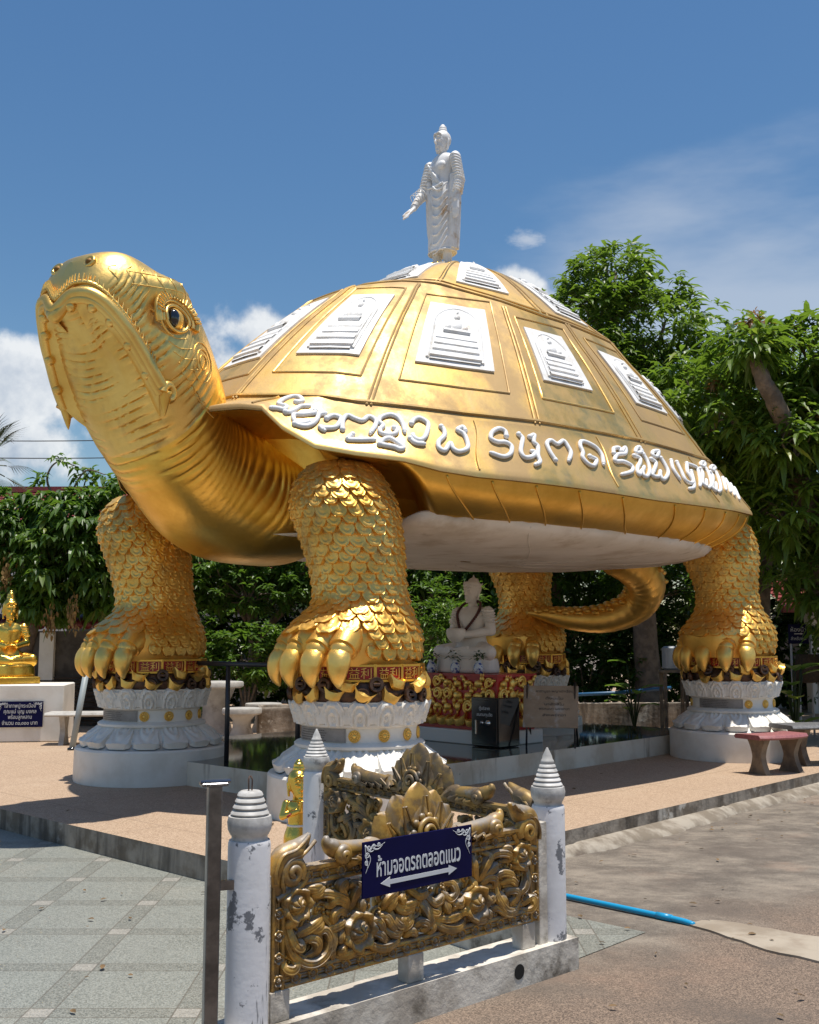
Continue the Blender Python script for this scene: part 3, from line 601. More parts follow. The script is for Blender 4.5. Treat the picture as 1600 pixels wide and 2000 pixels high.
def yard():
    m, t, b, co = new_mat('worn_concrete_yard')
    x, y, z = t.n('SeparateXYZ', {0: co}).outputs
    near = t.ramp(t.m('ADD', t.m('ADD', y, t.m('MULTIPLY', x, -.9)), t.m('MULTIPLY', t.noise(co, .9, 6), 2.4)), 6.3, 5.3)
    g = t.n('TexVoronoi', {'Vector': co, 'Scale': 190.}).outputs['Color']; gv = t.n('SeparateColor', {0: g}).outputs[0]
    agg = t.mix(t.ramp(gv, .1, .95), c4((.085, .060, .043)), c4((.265, .190, .135)))
    con = t.mix(t.ramp(t.noise(t.vmap(co, (0, 0, 0), (0, 0, .7), (.8, 1.2, 1)), 2.6, 10, .74), .36, .66), c4((.075, .060, .047)), c4((.245, .205, .158)))
    con = t.mix(.18, con, t.mix(gv, c4((.05, .04, .03)), c4((.5, .42, .33))))
    c = t.mix(near, con, agg)
    d = t.ramp(t.noise(t.vmap(co, (8, 1, 0)), 1.1, 10, .70), .46, .66); c = t.mix(t.m('MULTIPLY', d, .7), c, c4((.095, .074, .058)))
    lp = t.ramp(t.noise(t.vmap(co, (1, 9, 0), (0, 0, .74), (.6, 2.2, 1)), 1.5, 7, .6), .62, .70); c = t.mix(t.m('MULTIPLY', lp, .45), c, c4((.33, .28, .215)))
    red = t.ramp(t.noise(t.vmap(co, (3, 3, 0)), .9, 5, .6), .55, .7); c = t.mix(t.m('MULTIPLY', red, .35), c, c4((.30, .19, .13)))
    t.put(b.inputs['Base Color'], c); b.inputs['Roughness'].default_value = .85
    bumpify(t, b, t.m('ADD', t.m('MULTIPLY', gv, .5), t.noise(co, 14., 8, .7)), .4, .012); return m
def terrace_mat():
    m, t, b, co = new_mat('washed_aggregate_terrace')
    g = t.n('SeparateColor', {0: t.n('TexVoronoi', {'Vector': co, 'Scale': 140.}).outputs['Color']}).outputs[0]
    c = t.mix(t.ramp(g, .05, .95), c4((.275, .182, .114)), c4((.48, .35, .24)))
    c = t.mix(t.m('MULTIPLY', t.ramp(t.noise(co, 1.1, 8, .62), .45, .75), .38), c, c4((.46, .345, .24)))
    c = t.mix(t.m('MULTIPLY', t.ramp(t.noise(t.vmap(co, (7, 3, 0)), .6, 6, .6), .56, .72), .4), c, c4((.28, .19, .12)))
    x, y, z = t.n('SeparateXYZ', {0: t.vmap(co, (0, 0, 0), (0, 0, R(43)))}).outputs
    fj = lambda q, o: t.m('LESS_THAN', t.m('ABSOLUTE', t.m('SUBTRACT', t.m('FRACT', t.m('ADD', t.m('DIVIDE', q, 1.55), o)), .5)), .004)
    jn = t.m('MAXIMUM', fj(x, 50.1), fj(y, 50.37)); c = t.mix(t.m('MULTIPLY', jn, .55), c, c4((.17, .115, .075)))
    ps = t.ramp(t.noise(t.vmap(co, (2, 5, 0), (0, 0, .5), (1, 1.6, 1)), 1.5, 7, .65), .64, .74); c = t.mix(t.m('MULTIPLY', ps, .5), c, c4((.52, .42, .32)))
    t.put(b.inputs['Base Color'], c); b.inputs['Roughness'].default_value = .75; bumpify(t, b, t.m('SUBTRACT', g, t.m('MULTIPLY', jn, 2.)), .25, .004); return m
M_YARD, M_GRAN, M_TERR = yard(), granite(), terrace_mat()
M_KERB = pm('stained_kerb', (.31, .265, .215), (.16, .125, .09), 4., .42, .62, .85, bump=.5, bscale=14, bdist=.02, streak=((.07, .056, .043), .44, .70, 6.), c3=(.50, .46, .40), scale3=2.5, lo3=.6, hi3=.66)
M_KERBW = pm('stained_white_kerb', (.66, .58, .47), (.52, .42, .31), 2.5, .4, .65, .8, bump=.3, bscale=14, bdist=.01, streak=((.22, .15, .09), .56, .76, 7.), c3=(.07, .055, .04), scale3=5., lo3=.68, hi3=.73)
M_POL = pm('polished_granite_floor', (.035, .035, .032), (.075, .07, .06), 25., .3, .7, .06, c3=(.11, .10, .09), scale3=.8, lo3=.55, hi3=.75, spec=.6)
E1 = np.array([.68, .733]); E2 = np.array([-.733, .68])           # architecture axes: along the flank, across the front
def P2(o, a, b): return np.array(o)+a*E1+b*E2
def slab(name, corners, z0, z1, mtop, mside, nb=False):
    mb = MB(); c = np.array(corners); mb.prism(c, z0, z1); o = mb.build(name, mtop, None, False); o.data.materials.append(mside)
    idx = np.ones(len(o.data.polygons), np.int32); idx[1] = 0; o.data.polygons.foreach_set('material_index', idx); return tag(o, kind='structure')
mb = MB(); mb.add([(-150, -60, 0), (150, -60, 0), (150, 240, 0), (-150, 240, 0)], [[0, 1, 2, 3]]); tag(mb.build('ground', M_YARD, None, False), kind='structure')
tip = np.array([1.30, 6.05]); mb = MB()
pv = [P2(tip, 0, 0), P2(tip, -.0, 30), P2(tip, -22, 30), P2(tip, -22, 0)]
mb.add([(*p, .004) for p in pv], [[0, 1, 2, 3]]); tag(mb.build('granite_paving', M_GRAN, None, False), kind='structure')
TCN = np.array([-.46, 6.44])
slab('terrace', [P2(TCN, 0, 0), P2(TCN, 34, 0), P2(TCN, 34, 26), P2(TCN, 0, 26)], -.05, .17, M_TERR, M_KERB)
PCN = np.array([-.72, 9.33])
slab('shrine_platform', [P2(PCN, 0, 0), P2(PCN, 6.9, 0), P2(PCN, 6.9, 4.0), P2(PCN, 0, 4.0)], .168, .40, M_POL, M_KERBW)
# mortar haunch along the foot of the terrace
mb = MB(); q = np.linspace(1.0, 16, 300); w = (.15+.03*np.sin(q*2.1)+.02*np.sin(q*7.3)+rng.normal(0, .008, 300))*sstep(q, 1.0, 2.2)+.002; rows = []
for a, zz in ((0, .07), (.25, .066), (.5, .052), (.75, .030), (.92, .012), (1., -.004)):
    rows.append(np.array([(*(P2(TCN, qq, -ww*a)), zz*min(1, ww/.12)+.012*a*(1-a)*math.sin(qq*9+a*3)) for qq, ww in zip(q, w)]))
mb.grid(np.stack(rows, 1)); tag(mb.build('mortar_gutter', pm('pale_mortar', (.34, .295, .235), (.18, .145, .105), 4.5, .38, .6, .85, bump=.6, bscale=9, bdist=.02, c3=(.13, .10, .075), scale3=3, lo3=.6, hi3=.7), None), kind='structure')
# pale cement strip over the buried pipe, and an older patch
M_CEM = pm('cement_patch', (.36, .305, .235), (.25, .20, .145), 3., .4, .65, .85, bump=.5, bscale=16, bdist=.01, c3=(.22, .16, .11), scale3=2., lo3=.55, hi3=.7)
def patch(name, pts, z, jag=.03):
    P = []; pts = np.array(pts)
    for a, b_ in zip(pts, np.roll(pts, -1, 0)):
        for k in np.linspace(0, 1, 9)[:-1]: P.append(a+(b_-a)*k+rng.uniform(-jag, jag, 2))
    mb = MB(); mb.prism(P, -.01, z); tag(mb.build(name, M_CEM, None, False), kind='structure')
patch('cement_strip', [(1.55, 6.22), (1.75, 6.28), (2.5, 5.72), (3.2, 5.2), (3.2, 4.85), (2.35, 5.25), (1.9, 5.62)], .012, .02)
patch('cement_patch', [(3.3, 7.9), (4.3, 8.6), (5.3, 8.2), (4.6, 7.2), (3.9, 7.4)], .009, .05)
mb = MB(); mb.tube([(1.43, 6.345, .020), (1.50, 6.28, .019)], .0205, 12); mb.tube(cr([(.75, 7.02, .022), (.97, 6.80, .022), (1.25, 6.52, .022), (1.53, 6.25, .018), (1.60, 6.18, .008)], 16), .0165, 12)
tag(mb.build('water_pipe', pm('blue_pvc', (.01, .28, .52), rough=.35)), 'bright blue plastic water pipe lying at the edge of the granite paving', 'pipe')

# ------------------------------------------------------------------ lotus pedestals
M_RED = pm('red_enamel', (.42, .012, .014), (.32, .01, .012), 9., rough=.35)
M_BRONZE = pm('brown_bronze', (.12, .065, .04), (.06, .035, .025), 14., .4, .6, .4, metal=.6, bump=.2, bscale=50)
M_PLATE = pm('grey_stone_plaque', (.27, .25, .235), (.20, .185, .175), 8., .4, .6, .35)
M_INK = pm('engraved_ink', (.07, .06, .055), rough=.7)
INGOT = None
def petal(mb, a0, r0, r1, z0, z1, wid, bulge, kind, na=17, nv=15):
    U = np.linspace(-1, 1, na); V = np.linspace(0, 1, nv); vv, uu = np.meshgrid(V, U, indexing='ij')
    if kind == 'up':   # rounded top, grooved like a fingerprint
        hw = np.where(vv < .55, .86+.14*vv/.55, np.sqrt(np.clip(1-((vv-.55)/.46)**2, .0, 1))); rad = np.hypot(uu*hw, (vv-.25)*1.0)
        h = bulge*(.75+.25*np.cos(uu*1.3))+.014*np.cos(np.clip(rad, 0, .9)*20)*(rad < .86)
    else:
        hw = np.where(vv > .3, .80+.2*(vv-.3)/.7, .62+.18*vv/.3)*np.where(vv > .86, np.sqrt(np.clip(1-((vv-.86)/.15)**2*.75, 0, 1)), 1); rad = np.hypot(uu*hw, (vv-.1)*.8)
        h = bulge*(.3+.7*vv)*(.8+.2*np.cos(uu*1.4))+.012*np.cos(np.clip(rad, 0, .8)*17)*(rad < .70)
    h[:, 0] = -.03; h[:, -1] = -.03; h[-1] = -.03
    r = r0+(r1-r0)*vv; z = z0+(z1-z0)*vv; ln = math.hypot(r1-r0, z1-z0); nr, nz = (z1-z0)/ln, -(r1-r0)/ln
    if kind != 'up': nr, nz = -nr, -nz
    r2 = r+h*nr; z2 = z+h*nz; a = a0+uu*hw*wid/np.maximum(r, .1); mb.grid(np.stack([r2*np.cos(a), r2*np.sin(a), z2], -1)[:, ::(1 if kind == 'up' else -1)])
DZ = .134; KT = .915    # the turtle group is .915 of its drafting size, drawn about eye height
def make_pedestal():
    p = thing('lotus_pedestal', 'x', 'pedestal', (0, 0, 0), 0, 'lotus pedestals under the turtle feet', False)
    mb = MB(); mb.lathe([(.80, 0), (.845, .0), (.85, .02), (.845, .355), (.83, .375), (.60, .38)], 12*4, fn=None); mb.build('base', WHITE, p, True, 30)
    mb = MB(); mb.lathe([(.78, .37), (.55, .63)], 48)
    for k in range(15): petal(mb, 2*math.pi*k/15, .56, .80, .61, .412, .155, .038, 'down')
    for k in range(15): petal(mb, 2*math.pi*(k+.5)/15, .56, .74, .60, .43, .10, .02, 'down', 7, 7)
    mb.build('lower_petals', WHITE, p, True, 50)
    mb = MB(); mb.lathe([(.55, .47+DZ), (.60, .475+DZ), (.605, .50+DZ), (.585, .515+DZ), (.565, .52+DZ), (.56, .525+DZ), (.535, .53+DZ), (.535, .655+DZ), (.555, .662+DZ), (.575, .67+DZ), (.58, .69+DZ), (.56, .70+DZ)], 64); mb.build('drum', WHITE, p, True, 40)
    mb = MB(); mb.lathe([(.53, .69+DZ), (.56, .70+DZ), (.60, .80+DZ), (.615, .885+DZ)], 48)
    for k in range(16): petal(mb, 2*math.pi*k/16, .565, .628, .69+DZ, .905+DZ, .116, .034, 'up')
    for k in range(16): petal(mb, 2*math.pi*(k+.5)/16, .57, .618, .70+DZ, .888+DZ, .07, .018, 'up', 7, 7)
    mb.build('upper_petals', WHITE, p, True, 50)
    # ring of treasure
    mb = MB(); mb.lathe([(.58, .88+DZ), (.615, .89+DZ), (.60, .97+DZ), (.585, 1.07+DZ), (.5, 1.08+DZ)], 48); mb.build('treasure_ring', M_BRONZE, p)
    # boat shaped ingot
    b = MB(); q = np.linspace(-1, 1, 11); rows = []
    for x in q:
        up = .055*abs(x)**2.2; hw = .045*(1-.5*x*x); hh = .068+up
        rows.append([(x*.062, -hw*.7, .012*x*x), (x*.078, -hw*1.1, hh*.55), (x*.105, -hw*1.1, hh), (x*.105, 0, hh-.012+.04*max(0, 1-(x/.6)**2)), (x*.105, hw*1.1, hh), (x*.078, hw*1.1, hh*.55), (x*.062, hw*.7, .012*x*x)])
    b.grid(np.array(rows), False, True); b.F.append(np.array([list(range(7))])); b.F.append(np.array([[70+i for i in range(6, -1, -1)]]))
    ing = b.build('gold_ingot', G_CLAW, p, True, 45)
    b = MB(); aa = np.linspace(0, 2*math.pi, 17)[:-1]; b.lathe([(.035, -.02), (.062, -.022), (.07, 0), (.062, .022), (.035, .02), (.030, 0)], 18, caps=False); b.tube([(-.03, 0, .012), (.03, 0, .012)], .018, 8); cn = b.build('bronze_coin', M_BRONZE, p, True, 45)
    global ing0
    rg = random.Random(5); first = True
    for row, (z, n, off) in enumerate(((.885+DZ, 17, 0), (.985+DZ, 17, .5))):
        for k in range(n):
            a = 2*math.pi*(k+off)/n+rg.uniform(-.05, .05)
            kind = 'c' if (k*2+row) % 5 in (1, 4) else 'i'
            if kind == 'i':
                o = ing if ing is not None and first else None
                if o is None: o = ing0.copy(); col.objects.link(o)
                else: ing0 = ing; first = False
                o.parent = p; o.location = (.625*math.cos(a), .625*math.sin(a), z+rg.uniform(-.01, .015)); o.rotation_euler = (rg.uniform(-.35, .35), rg.uniform(-.4, .4), a+math.pi/2+rg.uniform(-.3, .3))
            else:
                o = cn.copy(); col.objects.link(o); o.parent = p; o.location = (.635*math.cos(a), .635*math.sin(a), z+.055); o.rotation_euler = (math.pi/2+rg.uniform(-.4, .4), 0, a+math.pi/2+rg.uniform(-.4, .4))
    cn.location = (.635, 0.02, .94+DZ); cn.rotation_euler = (math.pi/2, 0, math.pi/2)
    # fourteen-sided red band with raised characters
    N = 14; r = .585; mb = MB(); poly = [(r*math.cos(2*math.pi*(k+.5)/N), r*math.sin(2*math.pi*(k+.5)/N)) for k in range(N)]
    z0, z1 = 1.06+DZ, 1.215+DZ; mb.prism(poly, z0, z1-.002); ap = r*math.cos(math.pi/N); sw = 2*r*math.sin(math.pi/N)
    for k in range(N):
        a = 2*math.pi*k/N; ca, sa = math.cos(a), math.sin(a)
        for dz in (z0+.012, z1-.012): mb.box(((ap+.006)*ca, (ap+.006)*sa, dz), (.03, sw, .02), a)
        a2 = 2*math.pi*(k+.5)/N; mb.box((r*math.cos(a2), r*math.sin(a2), (z0+z1)/2), (.032, .026, z1-z0+.004), a2)
    bd = mb.build('inscribed_band', G_SKIRT, p, False)
    V, F = text_mb('益利', .108, .02, -.001)
    tb = MB(); tb.add(np.c_[V[:, 2]+0, V[:, 0], V[:, 1]], F); pb = MB(); pb.box((0, 0, 0), (.012, sw-.03, .122))
    pn0 = pb.build('red_panel', M_RED, None, False); tx0 = tb.build('raised_characters', G_CLAW, None, False)
    for k in range(N):
        a = 2*math.pi*k/N; o = pn0 if k == 0 else pn0.copy(); x = tx0 if k == 0 else tx0.copy()
        if k: col.objects.link(o); col.objects.link(x)
        o.parent = bd; o.location = ((ap+.004)*math.cos(a), (ap+.004)*math.sin(a), (z0+z1)/2); o.rotation_euler[2] = a
        x.parent = bd; x.location = ((ap+.017)*math.cos(a), (ap+.017)*math.sin(a), (z0+z1)/2); x.rotation_euler[2] = a
    # gold rosettes on the drum
    b = MB(); b.lathe([(.0001, -.01), (.052, -.01), (.055, .006), (.048, .014), (.044, .008), (.02, .010), (.016, .018), (.0001, .02)], 24, caps=False)
    for k in range(12):
        a = 2*math.pi*k/12; b.tube([(.018*math.cos(a), .018*math.sin(a), .012), (.044*math.cos(a), .044*math.sin(a), .010)], [.006, .009], 6)
    M = Matrix.Rotation(math.pi/2, 4, 'Y'); b.xf(M); md0 = b.build('rosette', G_CLAW, p)
    for k in range(10):
        a = R(-5+k*28.5); o = md0 if k == 0 else md0.copy()
        if k: col.objects.link(o)
        o.parent = p; o.location = (.538*math.cos(a), .538*math.sin(a), .59+DZ); o.rotation_euler[2] = a
    # curved plaque with engraved lines
    A = np.radians(np.linspace(-78, -13, 17)); q = MB(); q.grid(np.stack([np.c_[rr*np.cos(A), rr*np.sin(A), np.full(17, z)] for rr, z in ((.53, .535+DZ), (.545, .536+DZ), (.545, .652+DZ), (.53, .653+DZ))], 1)); pl = q.build('plaque', M_PLATE, p, True, 40)
    q = MB(); rg = random.Random(2)
    for i in range(5):
        z = .635+DZ-.021*i; x = -75+rg.uniform(0, 6)
        while x < -30-rg.uniform(0, 8):
            w = rg.uniform(.6, 2.2); aa = np.radians([x, x+w]); q.grid(np.array([[(.5465*math.cos(t), .5465*math.sin(t), z+d) for d in (-.0035, .0035)] for t in aa])); x += w+.5
    q.build('engraving', M_INK, pl, False)
    return p
ped = make_pedestal()
PLAB = dict(FR='white lotus pedestal behind the carved fence, under the nearest turtle foot', FL='white lotus pedestal left of the platform, half shaded, under the foot below the head',
            RR='white lotus pedestal at the right beside the red stool, under a rear turtle foot', RL='white lotus pedestal in full shade behind the seated stone figure')
for k, (xy, kind, mir) in LEGS.items():
    o = ped if k == 'FR' else copy_tree(ped); o.location = (xy[0]*KT, xy[1]*KT, .17); o.scale = (KT,)*3; o['label'] = PLAB[k]
    va = math.atan2(-xy[1], -xy[0]); o.rotation_euler[2] = va+{'FR': 0, 'FL': R(-4), 'RR': R(27), 'RL': 0}[k]
turtle.location = (TC[0]*KT, TC[1]*KT, 1.6-1.6*KT); turtle.scale = (KT,)*3
# ------------------------------------------------------------------ carved cement fence in the foreground
M_CARV = None
def carved_mat():
    m, t, b, co = new_mat('worn_gilded_cement')
    n = t.noise(co, 9., 8, .66); geo = t.n('NewGeometry'); f = t.ramp(n, .44, .60); up = t.n('SeparateXYZ', {0: geo.outputs['Normal']}).outputs[2]
    wear = t.m('MULTIPLY', t.ramp(t.m('ADD', up, t.m('MULTIPLY', t.m('SUBTRACT', n, .5), 1.6)), .25, 1.0), .75)     # tops lose their paint first
    g = t.mix(t.ramp(t.noise(co, 22., 5), .35, .7), c4((.52, .30, .065)), c4((.30, .165, .04)))
    c = t.mix(t.m('MULTIPLY', f, .7), g, c4((.13, .095, .06))); c = t.mix(wear, c, c4((.33, .31, .28)))
    t.put(b.inputs['Base Color'], c); t.put(b.inputs['Metallic'], t.m('MULTIPLY', t.m('SUBTRACT', 1., wear), .45)); b.inputs['Roughness'].default_value = .42
    bumpify(t, b, t.noise(co, 40., 6, .6), .25, .006); return m
M_CARV = carved_mat()
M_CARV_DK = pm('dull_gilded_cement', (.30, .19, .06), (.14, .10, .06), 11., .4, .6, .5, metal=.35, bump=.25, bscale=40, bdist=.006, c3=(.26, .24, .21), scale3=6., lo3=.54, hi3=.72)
M_PILLAR = pm('peeling_white_paint', (.74, .73, .74), (.66, .65, .65), 5., .4, .7, .55, bump=.3, bscale=22, bdist=.006, c3=(.17, .175, .19), scale3=6.5, lo3=.56, hi3=.59, streak=((.24, .24, .25), .615, .65, 11.))
M_PTIP = pm('worn_silver_paint', (.58, .56, .53), (.40, .385, .36), 9., .4, .62, .55, metal=.0, bump=.35, bscale=35, bdist=.004, c3=(.20, .185, .17), scale3=7., lo3=.52, hi3=.66)
M_LEDGE = pm('mouldy_white_plaster', (.64, .59, .51), (.42, .37, .305), 4., .4, .62, .8, bump=.55, bscale=18, bdist=.012, c3=(.10, .082, .06), scale3=3.2, lo3=.52, hi3=.70)
FU = np.array([1.343, 1.23]); FL_LEN = 1.82; FU /= np.linalg.norm(FU)
FENCE_STROKES = [[(0.18,0.508),(0.19,0.47),(0.198,0.425),(0.222,0.38),(0.268,0.344),(0.325,0.333),(0.373,0.354),(0.392,0.388),(0.391,0.423),(0.371,0.451),(0.343,0.443),(0.348,0.407),(0.344,0.373),(0.301,0.355),(0.268,0.371)],[(0.196,0.503),(0.206,0.46),(0.226,0.416),(0.254,0.404),(0.258,0.424),(0.239,0.431)],[(0.243,0.451),(0.29,0.469),(0.342,0.491),(0.361,0.509)],[(0.3,0.454),(0.342,0.466),(0.366,0.487)],[(0.277,0.417),(0.291,0.431),(0.324,0.422),(0.338,0.395),(0.325,0.37),(0.287,0.357)],[(0.371,0.503),(0.405,0.466),(0.415,0.422),(0.406,0.385),(0.382,0.359),(0.411,0.361),(0.417,0.331),(0.402,0.328)],[(0.176,0.372),(0.181,0.341),(0.209,0.329),(0.231,0.341),(0.226,0.366),(0.199,0.377)],[(0.499,0.503),(0.484,0.545),(0.438,0.57),(0.379,0.59),(0.341,0.588),(0.327,0.567)],[(0.509,0.505),(0.473,0.568),(0.448,0.604),(0.468,0.619),(0.483,0.595),(0.473,0.571)],[(0.519,0.507),(0.524,0.553),(0.544,0.594),(0.524,0.607),(0.503,0.585)],[(0.494,0.5),(0.459,0.546),(0.419,0.558),(0.399,0.541),(0.37,0.549)],[(0.499,0.486),(0.449,0.512),(0.415,0.5),(0.425,0.469),(0.449,0.473)],[(0.54,0.485),(0.56,0.504),(0.56,0.529),(0.581,0.53)],[(0.283,0.618),(0.331,0.618),(0.36,0.617)],[(0.312,0.589),(0.34,0.602),(0.379,0.615)],[(0.592,0.375),(0.629,0.34),(0.692,0.324),(0.757,0.333),(0.789,0.346)],[(0.607,0.402),(0.655,0.386),(0.687,0.358),(0.735,0.345)],[(0.618,0.426),(0.649,0.438),(0.676,0.4),(0.692,0.371)],[(0.441,0.334),(0.486,0.335),(0.531,0.351),(0.49,0.377)],[(0.451,0.346),(0.48,0.371)],[(0.541,0.335),(0.572,0.347)],[(0.691,0.478),(0.702,0.513),(0.74,0.53),(0.784,0.535)],[(0.713,0.464),(0.734,0.502),(0.773,0.518)],[(0.762,0.478),(0.795,0.454),(0.845,0.464),(0.861,0.488)],[(0.735,0.461),(0.74,0.426),(0.773,0.398),(0.817,0.409),(0.85,0.44)],[(0.665,0.446),(0.697,0.448),(0.724,0.41),(0.773,0.375),(0.828,0.392)],[(0.697,0.396),(0.746,0.369),(0.811,0.375)],[(0.795,0.431),(0.789,0.417),(0.817,0.409)],[(0.188,0.493),(0.219,0.512),(0.233,0.53)],[(0.381,0.442),(0.44,0.457),(0.489,0.466)],[(0.47,0.437),(0.45,0.406),(0.475,0.386)],[(1.258,0.498),(1.23,0.558),(1.223,0.605),(1.238,0.617)],[(1.272,0.505),(1.302,0.566),(1.332,0.609),(1.303,0.623)],[(1.287,0.503),(1.338,0.542),(1.375,0.561),(1.36,0.53)],[(1.324,0.582),(1.376,0.612),(1.45,0.603),(1.465,0.577),(1.42,0.568)],[(1.421,0.626),(1.458,0.626),(1.473,0.591)],[(1.286,0.484),(1.323,0.512),(1.359,0.502),(1.359,0.472),(1.322,0.474)],[(1.367,0.5),(1.412,0.522),(1.479,0.503),(1.524,0.452)],[(1.404,0.485),(1.373,0.447),(1.395,0.396),(1.446,0.35),(1.514,0.343),(1.569,0.381)],[(1.418,0.431),(1.424,0.391),(1.469,0.36)],[(1.447,0.411),(1.463,0.432),(1.508,0.426),(1.508,0.397),(1.477,0.373),(1.514,0.353)],[(1.426,0.472),(1.471,0.484),(1.501,0.455),(1.448,0.454)],[(1.595,0.524),(1.594,0.475),(1.57,0.43),(1.538,0.411),(1.561,0.393)],[(1.502,0.538),(1.564,0.529),(1.602,0.499)],[(1.568,0.353),(1.623,0.378),(1.631,0.343),(1.599,0.323),(1.552,0.335)],[(1.35,0.366),(1.387,0.369),(1.446,0.335),(1.506,0.334),(1.553,0.355)],[(1.214,0.366),(1.256,0.337),(1.342,0.331)],[(1.299,0.38),(1.321,0.352),(1.35,0.343)],[(0.937,0.498),(0.976,0.457),(1.023,0.471),(1.023,0.484)],[(0.924,0.479),(0.95,0.43),(0.989,0.415),(0.996,0.436),(0.963,0.437)],[(1.05,0.53),(1.09,0.523),(1.104,0.481),(1.07,0.459),(1.043,0.486),(1.056,0.515)],[(1.043,0.468),(1.056,0.421),(1.083,0.399)],[(1.083,0.448),(1.103,0.432),(1.09,0.398)],[(0.982,0.393),(1.056,0.376),(1.13,0.381),(1.193,0.379)],[(0.982,0.376),(1.042,0.339),(1.13,0.328),(1.193,0.357)],[(1.13,0.386),(1.172,0.392),(1.2,0.36)],[(0.84,0.535),(0.879,0.503),(0.924,0.509),(0.931,0.534)],[(0.765,0.491),(0.803,0.472),(0.86,0.48),(0.872,0.452)],[(0.803,0.524),(0.784,0.501),(0.828,0.485)],[(0.904,0.468),(0.937,0.419),(0.963,0.362),(0.976,0.325)],[(0.765,0.431),(0.809,0.416),(0.853,0.442)],[(0.765,0.381),(0.822,0.396),(0.853,0.438)],[(0.872,0.375),(0.898,0.392),(0.93,0.377),(0.917,0.358),(0.895,0.369)],[(0.815,0.35),(0.84,0.363),(0.891,0.332)],[(0.93,0.385),(0.963,0.358),(0.949,0.329)],[(1.173,0.447),(1.131,0.426),(1.083,0.448)],[(1.3,0.407),(1.344,0.419),(1.358,0.435)],[(1.187,0.463),(1.222,0.494),(1.216,0.532)]]
def stroke(mb, pts, w, y0, lift):
    """carved scroll: fat middle, tapered tail, a raised rib along its back; the side of +y is the back"""
    P = cr(np.array(pts, float), max(14, 6*len(pts))); n = len(P); q = np.linspace(0, 1, n); r = w*(.35+.65*np.sin(np.pi*np.clip(q*.9+.12, 0, 1))**.7)
    path = np.c_[P[:, 0], np.full(n, y0)-lift*np.sin(np.pi*q), P[:, 1]]
    mb.tube(path, r, 10, flat=1.15, ref=(0, -1, 0))
    mb.tube(np.c_[P[:, 0], np.full(n, y0+.034), P[:, 1]], r*.92, 8, flat=1.3, ref=(0, -1, 0))
    T = np.gradient(P, axis=0); T /= np.linalg.norm(T, axis=1)[:, None]+1e-9; N = np.c_[-T[:, 1], T[:, 0]]
    for s_ in (-.5, .5): mb.tube(np.c_[P[:, 0]+N[:, 0]*r*s_, path[:, 1]-r*.80, P[:, 1]+N[:, 1]*r*s_], r*.36, 6)
    mb.ball(path[-1]+np.array([0, -.004, 0]), r[-1]*1.5, 8, 6)
def flower(mb, c, r, y0=-.012, dep=1., lob=7):
    """open rose: lobed curling rim round a ribbed bud"""
    x, z = c; q = np.linspace(0, 1, 15); a = np.linspace(0, 2*math.pi, 71)[:-1]; qq, aa = np.meshgrid(q, a, indexing='ij')
    Rr = qq*r*(1+.06*np.cos(lob*aa)*qq+.02*np.cos(3*lob*aa)*qq); bud = qq < .56
    h = np.where(bud, .046*np.sqrt(np.clip(1-(qq/.60)**2, 0, 1))*(1-.30*np.abs(np.sin(3*aa+qq*5))**10)+.004, .012+.026*np.sin(np.clip((qq-.56)/.40, 0, 1)*math.pi*.62)*(1+.25*np.cos(lob*aa)))
    h = np.where(qq > .97, -.02, h)*dep*(r/.075); mb.grid(np.stack([x+Rr*np.cos(aa), y0-h, z+Rr*np.sin(aa)], -1), False, True)
def flame(mb, cx, cz, h, w, tilt, y, nest=2):
    """upright pointed petal with nested smaller ones"""
    for k in range(nest+1):
        s_ = 1-.30*k; V = np.linspace(0, 1, 14); hw = w*s_*.66*np.where(V < .42, .62+.38*np.sin(V/.42*math.pi/2), np.clip(1-((V-.42)/.585)**2, 0, 1)**.62); U = np.linspace(-1, 1, 9)
        X = hw[:, None]*U[None]; Z = (h*s_*V)[:, None]+0*X; Yd = -(.030*np.sqrt(np.clip(1-(.96*U)**2, 0, 1)))[None]*(1-.35*V[:, None])-.016*k+.03*(V[:, None]**2)
        X2 = cx+X*math.cos(tilt)+Z*math.sin(tilt); Z2 = cz+Z*math.cos(tilt)-X*math.sin(tilt)
        mb.grid(np.stack([X2, y+Yd, Z2], -1)[:, ::-1])
        mb.grid(np.stack([X2, y+.022+0*Yd-.5*Yd*0, Z2], -1))
        for e in (0, -1): mb.grid(np.stack([np.stack([X2[:, e], y+Yd[:, e], Z2[:, e]], -1), np.stack([X2[:, e], np.full(14, y+.022), Z2[:, e]], -1)], 1))
    m = np.linspace(.0, .8, 8)
    for s_ in (-.28, .28): mb.tube(np.c_[cx+s_*w*(1-m)*math.cos(tilt)+h*m*math.sin(tilt), y-.035-0*m, cz+h*m*math.cos(tilt)], .006, 5)
def curl(mb, c, r, sg, y=0.):
    th = np.linspace(0, 2.3*2*math.pi*.8, 40); rr = r*(1-th/th[-1]*.88); mb.tube(np.c_[c[0]+sg*rr*np.cos(th+2.6), y-.03*th/th[-1]-.005, c[1]+rr*np.sin(th+2.6)*-1], .026*(1-.55*th/th[-1]), 10)
